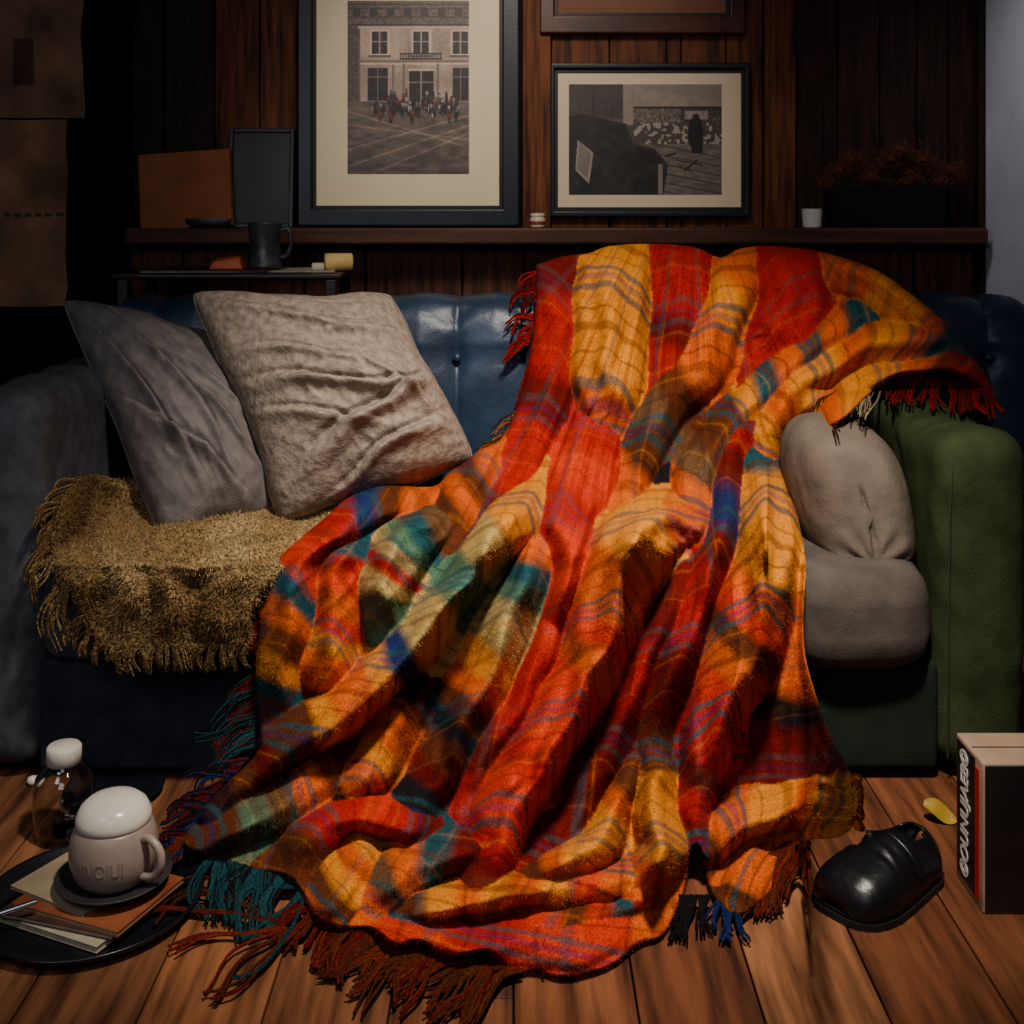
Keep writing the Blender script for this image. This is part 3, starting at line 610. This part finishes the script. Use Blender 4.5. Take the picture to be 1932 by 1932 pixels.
fringe('fringe',blanket,base_bl,[
 ((400,1615),(545,1660),(-30,95),(-20,110),60,'tttk',.5,.01),
 ((545,1650),(575,1690),(-110,100),(-150,100),22,'tt',.5,.01),
 ((500,1740),(560,1757),(-190,75),(-240,70),18,'mn',.3,.004),
 ((345,1590),(420,1560),(-40,40),(-60,36),30,'nsm',.4,.01),
 ((400,1500),(350,1585),(-90,35),(-30,50),36,'kbd',.4,.01)],m_fr,r=.0032,seed=3,lab='teal and rust tassels lying on the floor')
fringe('fringe',blanket,base_bl,[
 ((484,1260),(480,1410),(-60,70),(-90,60),60,'ttkd',.3,.01),
 ((500,1075),(484,1200),(-40,70),(-25,60),60,'rrd',.3,.01),
 ((470,1430),(400,1500),(-70,30),(-80,40),36,'kdb',.3,.01)],m_fr,seed=4,lab='dark teal and red fringe hanging beside the seat')
fringe('fringe',blanket,base_bl,[
 ((1012,510),(1008,560),(-22,40),(-30,40),18,'rd',.3,.01),
 ((1008,590),(998,650),(-38,30),(-45,35),28,'rd',.3,.01),
 ((996,690),(980,760),(-20,40),(-30,40),16,'rd',.3,.01),
 ((975,770),(930,850),(-35,45),(-45,30),36,'tton',.3,.01)],m_fr,seed=5,lab='red fringe along the draped upper edge')
fringe('fringe',blanket,base_bl,[
 ((1690,700),(1870,735),(-20,50),(22,52),80,'rmmr',.3,.02),
 ((1740,640),(1820,680),(0,30),(30,30),24,'tt',.3,.03),
 ((1600,725),(1680,705),(-8,66),(-30,80),36,'wws',.3,.03),
 ((1530,760),(1590,735),(-40,90),(-10,60),40,'nsn',.3,.05),
 ((1482,830),(1530,790),(8,66),(-20,70),24,'nmo',.2,.02)],m_fr,seed=6,lab='red, cream and brown fringe hanging over the green arm')
fringe('fringe',blanket,base_bl,[
 ((1480,1590),(1528,1590),(-70,130),(-10,120),40,'nmm',.25,.02),
 ((1400,1700),(1470,1680),(-20,36),(-10,40),20,'nm',.2,.01),
 ((1352,1700),(1392,1720),(-4,60),(4,60),20,'bb',.1,.01),
 ((1275,1690),(1340,1690),(-10,70),(8,90),24,'kk',.2,.01),
 ((1612,1465),(1616,1560),(12,-4),(10,6),50,'yo',.2,.02)],m_fr,seed=8,lab='rust fringe with a blue tassel at the far corner')
# ================================================================ THROW
m_knit=M('mustard_knit',(130,130,130),(255,255,255),170,.97,1,170,attr=True,bdist=.012,b2=.35,b2s=260,spec=.1)
PAL['M']=lin((188,152,100)); PAL['N']=lin((156,122,76)); PAL['O']=lin((206,172,118))
throw=empty('knit_throw',(-.6,2.4,.41),'mustard beige fringed knit throw spread over the seat edge','blanket')
TP=[(92,1010),(120,930),(170,895),(230,905),(330,900),(520,930),(640,965),(660,1010),(600,1060),(520,1100),(478,1150),(470,1225),(420,1215),(360,1238),(300,1218),(215,1235),(160,1175),(128,1110),(100,1070)]
TR=[([(150,920,30),(120,1010,40),(150,1090,42),(170,1190,36)],.035,0,'NMN',0,0),
 ([(230,940,34),(205,1040,44),(240,1120,42),(230,1210,40)],.035,0,'MOM',0,0),
 ([(330,1000,36),(300,1060,44),(330,1130,44),(310,1210,42)],.03,0,'MMN',0,0),
 ([(640,985,28),(540,1020,36),(430,1040,40),(320,1060,40),(230,1040,34)],.04,0,'OMOMM',0,0),
 ([(440,1060,36),(420,1140,44),(420,1210,38)],.03,0,'MNN',0,0),
 ([(560,1060,34),(490,1110,36),(460,1200,32)],.03,0,'OMN',0,0),
 ([(560,1000,30),(440,990,32),(320,980,32)],.035,0,'MOM',0,0)]
sheet('knit_cloth',TP,TR,base_th,2.6,m_knit,throw,wr=.009,blr=3,sim=(.14,.04,160,.02),fuzz=(22000,.0085,.0008,1.15,2))
fringe('fringe',throw,base_th,[
 ((150,905),(95,1010),(-46,50),(-26,70),80,'MN',.4,.02),
 ((100,1010),(135,1110),(-24,80),(-14,100),70,'MN',.4,.02),
 ((150,1160),(235,1215),(-30,50),(0,60),60,'NM',.4,.02),
 ((235,1215),(470,1215),(0,50),(-6,46),130,'NM',.3,.02),
 ((250,1060),(480,1080),(-10,40),(-16,44),120,'OM',.4,.05)],m_knit,r=.0022,seed=9,lab='yarn fringe')
# ================================================================ TABLE behind sofa
m_dkwood=M('dark_table_wood',(30,20,17),(46,30,24),8,.4,.1,40,stretch=(.8,8,8))
tab=empty('side_table',P(448,560,3.22)*1.0,'narrow dark wooden table behind the sofa holding papers and a mug','table'); tab.location.z=0
rbox('table_top',-1.04,-.44,3.085,3.365,.905,.922,.006,m_dkwood,tab,seg=.08)
for a in (-1.01,-.47):
    for b in (3.10,3.35): box('leg',a-.014,a+.014,b-.012,b+.012,0,.905,m_dkwood,tab)
m_news=M('newsprint',(150,140,126),(176,166,150),30,.9); m_news2=M('magazine_cover_dark',(50,36,32),(80,54,44),14,.5)
def sheetstack(name,cx,cy,w,d,z,t,rot,mat,label,grp=None,cat='magazine'):
    o=box(name,-w/2,w/2,-d/2,d/2,0,t,mat,bev=.0008,label=label,cat=cat,**({'group':grp} if grp else {})); o.location=(cx,cy,z); o.rotation_euler=(0,0,rot); return o
sheetstack('newspaper',-.72,3.215,.50,.22,.9222,.003,.04,m_news,'folded newspaper lying flat on the dark table',cat='newspaper')
sheetstack('magazine',-.80,3.205,.34,.20,.9254,.003,-.05,m_news2,'dark covered magazine on the dark table')
m_pew=M('pewter_mug',(60,64,66),(90,94,96),20,.4,.2,80,metal=.5)
c=P(500,500,3.2); mz=.929
mug=empty('mug',(c.x,3.2,mz),'dark pewter mug with a side handle on the table','mug')
lathe('mug_body',[(.0001,0),(.044,0),(.048,.006),(.044,.014),(.041,.06),(.043,.10),(.046,.118),(.047,.124),(.043,.124),(.040,.118),(.038,.02),(.0001,.016)],(c.x,3.2,mz),m_pew,mug)
tube('handle',spline([(c.x+.04,3.2,mz+.10),(c.x+.062,3.2,mz+.105),(c.x+.070,3.2,mz+.07),(c.x+.058,3.2,mz+.035),(c.x+.038,3.2,mz+.03)],16),.006,m_pew,mug)
m_orp=M('orange_packet',(190,76,18),(220,100,24),20,.5); m_wax=M('yellow_wax',(214,178,104),(228,194,122),12,.6,.1,40); m_white=M('ivory_wax',(200,188,166),(216,204,180),12,.6)
def packet(name,px0,px1,py0,py1,D,z,mat,label,cat):
    x0,x1=wx(px0,D),wx(px1,D); h=(py1-py0)*D/F; v=[(x0,D-.03,z),(x1,D-.025,z),(x1,D+.03,z),(x0,D+.03,z),(x0+.01,D-.025,z+h*.6),(x1-.01,D-.02,z+h*.9),(x1-.012,D+.02,z+h),(x0+.012,D+.025,z+h*.8)]
    o=fixn(mk(name,v,[(0,1,2,3),(4,5,6,7),(0,1,5,4),(1,2,6,5),(2,3,7,6),(3,0,4,7)],mat,smooth=False,label=label,cat=cat)); md=o.modifiers.new('b','BEVEL'); md.width=.004; md.segments=3; return center(o)
packet('snack_packet',398,462,474,500,3.16,.9286,m_orp,'crumpled orange packet beside the pewter mug','packet')
def lyingcyl(name,px0,px1,r,D,z,mat,label,cat):
    x0,x1=wx(px0,D),wx(px1,D); L=x1-x0
    o=lathe(name,[(.0001,0),(r*.85,0),(r,.004),(r,L-.004),(r*.85,L),(.0001,L)],(0,0,0),mat,label=label,cat=cat); o.rotation_euler=(0,math.pi/2,.25); o.location=(x0,D,z+r); return o
lyingcyl('candle',612,665,.024,3.17,.9225,m_wax,'stubby yellow wax candle lying on its side on the table','candle')
lyingcyl('candle',588,611,.012,3.14,.9225,m_white,'small ivory candle stub on the table','candle')
# ================================================================ LEDGE OBJECTS
m_brbook=M('tan_book_cloth',(140,72,28),(160,86,36),10,.7,.2,60); m_page=M('page_edges',(150,130,100),(180,160,130),200,.9)
def leaning(name,px0,px1,py0,py1,D,th,mat,label,cat,rx=.12,rz=0,inner=None):
    w=(px1-px0)*D/F; h=(py1-py0)*D/F
    e=empty(name,(wx((px0+px1)/2,D),D,ZL),label,cat); e.rotation_euler=(-rx,rz,0)
    def lb(nm,a,b,c,d,ee,f,m,bv):
        v=[(x,y,z) for x in(a,b) for y in(c,d) for z in(ee,f)]; o=mk(nm,v,[(0,1,3,2),(4,6,7,5),(0,4,5,1),(2,3,7,6),(0,2,6,4),(1,5,7,3)],m,None,smooth=False); o.parent=e
        md=o.modifiers.new('b','BEVEL'); md.width=bv; md.segments=2; return o
    if inner is None:
        lb('cover',-w/2,w/2,0,.003,0,h,mat,.001); lb('cover',-w/2,w/2,th-.003,th,0,h,mat,.001); lb('pages',-w/2+.003,w/2-.004,.003,th-.003,.003,h-.003,m_page,.001); lb('spine',-w/2-.002,-w/2+.003,0,th,0,h,mat,.001)
    else:
        b=.012; lb('frame_border',-w/2,-w/2+b,0,th,0,h,mat,.002);lb('frame_border',w/2-b,w/2,0,th,0,h,mat,.002);lb('frame_border',-w/2+b,w/2-b,0,th,0,b,mat,.002);lb('frame_border',-w/2+b,w/2-b,0,th,h-b,h,mat,.002); lb('picture_panel',-w/2+b,w/2-b,th*.4,th*.8,b,h-b,inner,.001)
    return e
m_dkpanel=M('dark_picture',(26,24,28),(52,44,42),5,.5)
leaning('book',266,438,284,430,3.40,.022,m_brbook,'ochre brown cloth book leaning against the dark wood panelling','book',.12,-.07)
leaning('picture_frame',428,552,240,430,3.43,.016,m_blackframe,'small dark framed picture leaning on the ledge','picture',.1,.0,m_dkpanel)
o=lathe('bowl',[(.0001,0),(.05,0),(.07,.014),(.074,.03),(.071,.03),(.066,.016),(.04,.006),(.0001,.005)],(0,0,0),m_dkwood,label='low dark wooden bowl on the ledge beside the book',cat='bowl'); o.scale=(.9,.18,.9); o.location=(wx(395,3.40),3.388,ZL)
m_cer=M('ivory_ceramic',(190,174,150),(208,192,168),14,.4); m_red=M('red_label',(120,46,34),None,5,.5)
jar=empty('jar',(wx(1014,3.43),3.42,ZL),'tiny ivory jar with a rust band on the ledge','jar')
c=jar.location; lathe('jar_body',[(.0001,0),(.019,0),(.022,.004),(.022,.026),(.0195,.03),(.0195,.033),(.0001,.034)],c,m_cer,jar,n=32); lathe('jar_band',[(.0224,.009),(.0228,.010),(.0228,.018),(.0224,.019)],c,m_red,jar,n=32); lathe('lid',[(.0205,.032),(.021,.034),(.021,.04),(.019,.042),(.0001,.042)],c,m_cer,jar,n=32)
c=(wx(1532,3.42),3.42,ZL); m_wc=M('white_ceramic_ribbed',(214,206,200),(228,220,212),10,.4)
pf=[(.0001,0),(.024,0)]
for i in range(8): pf+=[(.0265+.0005*i,.003+i*.0062),(.0255+.0005*i,.006+i*.0062)]
pf+=[(.030,.053),(.031,.0545),(.028,.0545),(.025,.01),(.0001,.008)]
o=lathe('cup',pf,(0,0,0),m_wc,label='small white ribbed cup on the ledge',cat='cup'); o.location=c
pl=empty('planter',(wx(1665,3.43),3.43,ZL),'dark rectangular planter with bushy dried russet grass','plant')
m_plb=M('black_planter',(9,10,13),(15,16,20),10,.6,spec=.2)
xa,xb=wx(1562,3.43),wx(1775,3.43); zt2=wz(352,3.43)
V=[];Fc=[]
for (a,b,c0,d,z) in ((xa+.008,xb-.008,3.388,3.472,ZL),(xa,xb,3.383,3.477,zt2),(xa+.008,xb-.008,3.391,3.469,zt2),(xa+.014,xb-.014,3.394,3.466,ZL+.02)):
    V+=[(a,c0,z),(b,c0,z),(b,d,z),(a,d,z)]
for L in range(3):
    for k in range(4): Fc.append((L*4+k,L*4+(k+1)%4,L*4+4+(k+1)%4,L*4+4+k))
Fc+=[(3,2,1,0),(12,13,14,15)]
fixn(mk('planter_box',V,Fc,m_plb,pl,smooth=False))
gl=[]; rg=random.Random(4)
cl=[(1585,318,26),(1635,332,24),(1672,300,30),(1700,285,22),(1740,300,28),(1795,322,26),(1715,335,24),(1610,300,20),(1565,344,16),(1765,340,20)]
for i in range(5600):
    kx,ky,kr=rg.choice(cl); a=rg.uniform(0,6.283); r_=kr*abs(rg.gauss(0,.5)); X0=kx+r_*math.cos(a); Y0=ky+r_*.8*math.sin(a)+4
    q0=np.array((wx(X0,3.43),3.43+rg.gauss(0,.022),wz(min(Y0,356),3.43))); q0[1]=min(q0[1],3.485)
    d=np.array((math.cos(a)*.6+rg.gauss(0,.6),rg.gauss(0,.5),-.5*math.sin(a)+.6+rg.gauss(0,.5))); d/=np.linalg.norm(d)+1e-9; L=rg.uniform(.008,.020)
    q2=q0+d*L; q2[1]=min(q2[1],3.49); k2=np.array([rg.gauss(0,.004) for _ in range(3)]); q1=(q0+q2)/2+k2; q1[1]=min(q1[1],3.49)
    c=lin((170,84,34))*rg.uniform(.3,1.0) if rg.random()<.8 else lin((90,54,32))
    gl.append(([q0,q1,q2],.0007,.0004,c))
for i in range(220):
    q0=np.array((wx(rg.uniform(1572,1768),3.43),rg.uniform(3.40,3.46),zt2-.03)); k=rg.choice(cl); q2=np.array((wx(k[0]+rg.gauss(0,10),3.43),3.43,wz(k[1],3.43))); gl.append(([q0,(q0+q2)/2+np.array((0,0,.01)),q2],.001,.0006,lin((80,50,30))))
v,f,c=tubes(gl,3); m_gr=M('dried_grass_russet',(160,160,160),(255,255,255),50,.9,attr=True)
mk('dried_grass',v,f,m_gr,pl,col=c,kind='stuff')
# ================================================================ FLOOR ITEMS, tray group
m_blk2=M('black_enamel',(12,14,19),(20,22,28),12,.28,.1,50,bdist=.002); m_dksauc=M('charcoal_stoneware',(36,34,36),(52,49,50),20,.5,.1,100)
tc=flo(172,1712); TX,TY=tc.x,tc.y
o=lathe('tray',[(.0001,.002),(.10,.001),(.135,.002),(.150,.006),(.164,.020),(.169,.022),(.170,.019),(.154,.002),(.14,0),(.0001,0)],(0,0,0),m_blk2,n=96,label='round black enamel tray on the wooden floor',cat='tray'); o.location=(TX,TY,0)
m_mag1=M('magazine_paper_cream',(150,138,118),(170,158,136),24,.8); m_mag2=M('magazine_cover_red',(96,38,22),(150,84,48),9,.5)
def magazine(cx,cy,w,d,z,t,rot,cm,label):
    e=empty('magazine',(cx,cy,z),label,'magazine',group='magazines on the tray'); e.rotation_euler=(0,0,rot)
    for nm,a,b,mm,g in (('cover',0,.0012,cm,0),('pages',.0012,t-.0012,m_mag1,.002),('cover',t-.0012,t,cm,0)):
        v=[(x,y,zz) for x in(-w/2+g,w/2-g) for y in(-d/2+g,d/2-g) for zz in(a,b)]
        ob=mk(nm,v,[(0,1,3,2),(4,6,7,5),(0,4,5,1),(2,3,7,6),(0,2,6,4),(1,5,7,3)],mm,None,smooth=False); ob.parent=e
    return e
m_cov=M('magazine_cover_kraft',(130,112,88),(156,136,110),12,.6)
magazine(TX-.01,TY-.012,.20,.15,.003,.010,-.42,m_mag1,'cream paged magazine lying at the bottom of the stack')
magazine(TX-.004,TY-.004,.20,.155,.0132,.008,-.30,m_news2,'dark covered magazine in the middle of the stack')
magazine(TX+.014,TY-.004,.20,.155,.0214,.008,-.38,m_mag2,'red and brown covered magazine on the tray')
magazine(TX-.024,TY+.018,.16,.13,.0296,.005,-.50,m_cov,'kraft coloured magazine on top of the stack')
sz=.0348; sc=P(215,1666,F*(H-sz)/(1666-HY)); SX,SY=sc.x,sc.y
o=lathe('saucer',[(.0001,.004),(.04,.004),(.055,.008),(.084,.017),(.088,.018),(.087,.015),(.058,.003),(.05,0),(.0001,0)],(0,0,0),m_dksauc,n=72,label='dark stoneware saucer resting on the magazines',cat='saucer'); o.location=(SX,SY,sz)
m_cup=M('taupe_glazed_ceramic',(136,118,106),(156,138,126),9,.35,.1,60,bdist=.002); m_lid=M('cream_glazed_ceramic',(206,200,184),(218,212,198),9,.22); m_emb=M('embossed_ceramic',(122,105,94),(138,120,108),9,.4)
cz=sz+.0045; cup=empty('lidded_cup',(SX,SY,cz),'rounded taupe ceramic cup with cream domed lid on a saucer','cup')
lathe('cup_body',[(.0001,0),(.036,0),(.048,.004),(.060,.018),(.0665,.040),(.0670,.058),(.064,.076),(.058,.090),(.054,.094),(.050,.093),(.0001,.09)],(SX,SY,cz),m_cup,cup,n=72)
lathe('lid',[(.0555,.094),(.0575,.098),(.0565,.106),(.050,.119),(.039,.128),(.022,.133),(.0001,.1345)],(SX,SY,cz),m_lid,cup,n=72)
tube('handle',spline([(SX+.052,SY-.028,cz+.078),(SX+.066,SY-.036,cz+.084),(SX+.084,SY-.044,cz+.070),(SX+.086,SY-.045,cz+.048),(SX+.074,SY-.038,cz+.028),(SX+.052,SY-.028,cz+.022)],22),.0065,m_cup,cup,k=12)
def textmesh(s,size,ext=.0006,bold=0):
    cu=bpy.data.curves.new('t','FONT'); cu.body=s; cu.size=size; cu.extrude=ext; cu.offset=bold; cu.align_x='CENTER'; cu.align_y='CENTER'; ob=bpy.data.objects.new('t',cu); COL.objects.link(ob)
    dg=bpy.context.evaluated_depsgraph_get(); me=bpy.data.meshes.new_from_object(ob.evaluated_get(dg)); bpy.data.objects.remove(ob); return me
me=textmesh('IVOIUI',.030,.001)
bm=bmesh.new(); bm.from_mesh(me); bmesh.ops.triangulate(bm,faces=bm.faces); bmesh.ops.subdivide_edges(bm,edges=[e_ for e_ in bm.edges if e_.calc_length()>.005],cuts=3); bmesh.ops.triangulate(bm,faces=bm.faces); bm.to_mesh(me); bm.free()
vv=np.array([v.co[:] for v in me.vertices]); wid=vv[:,0].max()-vv[:,0].min(); vv[:,0]*=.060/wid
an=vv[:,0]/.0665-1.50; R=np.interp(vv[:,1]+.048,[.018,.040,.058,.076],[.060,.0665,.0670,.064])+.0005+vv[:,2]*.5
for i,v in enumerate(me.vertices): v.co=(R[i]*math.cos(an[i]),R[i]*math.sin(an[i]),vv[i,1]+.048)
o=bpy.data.objects.new('embossed_lettering',me); link(o,cup,m_emb)
m_steel=M('steel',(150,150,155),(180,180,185),20,.3,metal=1)
a=flo(70,1700,.045); b=flo(-40,1738,.03)
sp_=tube('butter_knife',spline([a,(a+b)/2,b],8),.0035,m_steel,r1=.005,label='steel knife resting on the tray edge',cat='cutlery'); center(sp_)
bc=flo(121,1575); m_glass=M('clear_glass',(242,240,236),None,5,.03,trans=1.0); m_capw=M('off_white_cap',(196,188,172),(212,204,190),30,.6,.1,60)
bt=empty('bottle',(bc.x,bc.y,0),'clear glass bottle with a white cap standing on the floor','bottle')
lathe('bottle_glass',[(.0001,0),(.044,0),(.050,.005),(.051,.02),(.051,.085),(.047,.102),(.033,.118),(.026,.124),(.026,.146),(.0240,.146),(.0240,.124),(.031,.117),(.0453,.101),(.0495,.084),(.0495,.02),(.0485,.006),(.0001,.0025)],(bc.x,bc.y,0),m_glass,bt)
lathe('cap',[(.0272,.126),(.0295,.127),(.0295,.152),(.0265,.156),(.0001,.157)],(bc.x,bc.y,0),m_capw,bt)
dc=flo(205,1515)
o=lathe('plate',[(.0001,.003),(.05,.003),(.075,.012),(.09,.018),(.091,.016),(.076,.008),(.052,0),(.0001,0)],(0,0,0),m_blk2,label='small black plate on the floor behind the bottle',cat='plate'); o.location=(dc.x,dc.y+.03,0)
ec=flo(62,1480); o=lathe('earbud',[(.0001,0),(.008,.001),(.011,.007),(.009,.014),(.0001,.017)],(0,0,0),m_lid,n=20,label='tiny white rounded plug lying on the floor',cat='earbud'); o.location=(ec.x,ec.y,0)
# ================================================================ BOX
bxo=empty('cardboard_box',(.81,1.89,0),'kraft cardboard box with black panels and a red stripe','box')
m_kb=M('kraft_card',(150,122,100),(172,142,118),16,.85,.2,60,bdist=.003); m_bk=M('black_print',(24,18,18),(34,27,26),8,.5); m_rd=M('red_stripe',(190,24,20),None,5,.5); m_wt=M('cream_print',(236,230,218),None,5,.6)
rbox('carton',.724,.90,1.834,1.944,.0,.232,.003,m_kb,bxo,seg=.05)
box('front_panel',.7275,.899,1.8325,1.8345,.003,.228,m_bk,bxo,bev=.0005)
box('side_panel',.7228,.7245,1.864,1.938,.014,.226,m_bk,bxo,bev=.0003)
box('stripe',.7228,.7245,1.848,1.863,.014,.215,m_rd,bxo,bev=.0003)
box('box_flap',.728,.897,1.888,1.890,.2318,.2326,m_bk,bxo,bev=0)
me=textmesh('©OUNUJAEB©',.05,.0004,.0013)
vv=np.array([v.co[:] for v in me.vertices]); wid=vv[:,0].max()-vv[:,0].min(); ht=vv[:,1].max()-vv[:,1].min(); vv[:,0]*=.200/wid; vv[:,1]*=.044/ht; vv[:,1]-=(vv[:,1].max()+vv[:,1].min())/2
for i,v in enumerate(me.vertices): v.co=(.7222-vv[i,2]-.81,1.901+vv[i,1]-1.89,.120+vv[i,0])
link(bpy.data.objects.new('lettering',me),bxo,m_wt)
lf=flo(1775,1545); V=[];Fc=[]
for i in range(9):
    u=i/8; w=.016*math.sin(math.pi*min(1,u*.95+.05))**.7+.001
    for j in (-1,-.4,.4,1): V.append((-.03+.06*u,j*w,.022-.018*u+.008*abs(j)+.006*math.sin(u*6)))
for i in range(8):
    for j in range(3): q=i*4+j; Fc.append((q,q+1,q+5,q+4))
o=mk('leaf',V,Fc,M('yellow_leaf',(150,116,20),(170,136,30),30,.6),label='curled yellow leaf lying on the floor by the box',cat='leaf'); o.location=lf; o.rotation_euler=(.5,.1,-.5)
# ================================================================ SHOE
m_shoe=M('black_leather',(8,9,13),(11,12,17),14,.36,.1,120,bdist=.001,b2=.10,b2s=24); m_sole=M('black_rubber',(9,9,11),(13,13,15),20,.6); m_in=M('shoe_lining',(22,17,15),None,5,.9)
toe=np.array((.492,1.822)); heel=np.array((.682,1.972)); ax_=heel-toe; Ls=np.linalg.norm(ax_); ax_/=Ls; sd_=np.array((ax_[1],-ax_[0]))
shoe=empty('shoe',((toe[0]+heel[0])/2,(toe[1]+heel[1])/2,0),'black leather strap shoe with rounded toe on the wooden floor','shoe')
ls=np.linspace(0,1,64); WI=np.interp(ls,[0,.015,.04,.09,.16,.28,.5,.7,.86,.95,1],[.020,.036,.048,.057,.062,.064,.057,.052,.050,.040,.020])
HT=np.interp(ls,[0,.02,.06,.14,.26,.38,.5,.62,.75,.9,1],[.026,.040,.054,.066,.074,.080,.086,.088,.082,.078,.060]); na=48; V=[]
for i,l in enumerate(ls):
    cxy=toe+ax_*Ls*l+sd_*.008*math.sin(l*math.pi)
    for j in range(na):
        a=2*math.pi*j/na; ca_,sa_=math.cos(a),math.sin(a)
        xx=WI[i]*np.sign(ca_)*abs(ca_)**.7*(1-.30*max(sa_,0)**2*(l>.35)); zz=.012+(HT[i]-.012)*(max(sa_,0)**.75 if sa_>0 else 0)
        zz+=(.0022*math.sin(l*62+ca_*2)*math.exp(-((l-.40)/.08)**2))*max(sa_,0)
        p=cxy+sd_*xx; V.append((p[0],p[1],zz))
Fc=[]
for i in range(len(ls)-1):
    for j in range(na):
        a=2*math.pi*(j+.5)/na; l=(ls[i]+ls[i+1])/2
        if math.sin(a)>.86+1.4*abs(l-.76)**1.3 and (.66<l<.88): continue
        Fc.append((i*na+j,i*na+(j+1)%na,(i+1)*na+(j+1)%na,(i+1)*na+j))
o=fixn(mk('upper',V,Fc,m_shoe,shoe)); md=o.modifiers.new('s','SOLIDIFY'); md.thickness=.004; md.offset=-1
V=[];Fc=[];out=[]
for l,w in list(zip(ls,WI+.003))+list(zip(ls[::-1],-(WI+.003)[::-1])):
    p=toe+ax_*(Ls*l+(-.003 if l<.02 else .003 if l>.98 else 0))+sd_*(.008*math.sin(l*math.pi)+w); out.append(p)
m_=len(out)
for z in (0,.003,.009,.011): 
    for p in out: V.append((p[0],p[1],z))
for L in range(3):
    for k in range(m_): Fc.append((L*m_+k,L*m_+(k+1)%m_,(L+1)*m_+(k+1)%m_,(L+1)*m_+k))
Fc+=[tuple(range(m_))[::-1],tuple(range(3*m_,4*m_))]
fixn(mk('sole',V,Fc,m_sole,shoe,smooth=False))
sp0=toe+ax_*Ls*.56+sd_*.006
tube('strap',spline([tuple(sp0+sd_*.054)+(.042,),tuple(sp0+sd_*.037)+(.071,),tuple(sp0)+(.086,),tuple(sp0-sd_*.037)+(.071,),tuple(sp0-sd_*.054)+(.042,)],16),.005,m_shoe,shoe)
bk=sp0+sd_*-.037; box('buckle',bk[0]-.006,bk[0]+.006,bk[1]-.008,bk[1]+.004,.070,.078,m_steel,shoe,bev=.001)
# ================================================================ LIGHTS + CAMERA
def spot(name,loc,tgt,e,ang,rad,col,blend=1):
    l=bpy.data.lights.new(name,'SPOT'); l.energy=e; l.spot_size=math.radians(ang); l.spot_blend=blend; l.shadow_soft_size=rad; l.color=col
    o=bpy.data.objects.new(name,l); COL.objects.link(o); o.location=loc; o.rotation_euler=(Vector(tgt)-Vector(loc)).to_track_quat('-Z','Y').to_euler(); return o
def area(name,loc,tgt,e,sz,col):
    l=bpy.data.lights.new(name,'AREA'); l.energy=e; l.size=sz; l.color=col
    o=bpy.data.objects.new(name,l); COL.objects.link(o); o.location=loc; o.rotation_euler=(Vector(tgt)-Vector(loc)).to_track_quat('-Z','Y').to_euler(); return o
spot('key_lamp',(.30,1.10,2.5),(.10,2.28,.40),460,56,.11,(1,.90,.78))
area('fill_light',(-.4,-.5,1.9),(0,2.6,.7),9,1.0,(.86,.90,1))
area('side_fill_light',(-1.2,.8,1.5),(-.85,2.4,.4),4.0,.5,(.88,.92,1))
spot('wall_fill_light',(.75,2.75,2.1),(1.372,3.32,1.15),20,58,.15,(.86,.88,1))  # added cool spot brightening the right wall, with no window behind it
spot('picture_fill_light',(-.05,2.0,2.4),(0,3.5,1.25),95,54,.2,(1,.88,.72))  # added warm spot brightening the frames and panelling, no fixture modelled
w=bpy.data.worlds.new('world'); bpy.context.scene.world=w; w.use_nodes=True; w.node_tree.nodes['Background'].inputs[0].default_value=(.03,.04,.06,1); w.node_tree.nodes['Background'].inputs[1].default_value=.4
cd=bpy.data.cameras.new('camera'); cam=bpy.data.objects.new('camera',cd); COL.objects.link(cam); cam.location=(0,0,H); cam.rotation_euler=(math.pi/2,0,0)
cd.sensor_width=36; cd.sensor_fit='HORIZONTAL'; cd.lens=F/1932*36; cd.shift_y=(HY-966)/1932; cd.clip_start=.02
bpy.context.scene.camera=cam
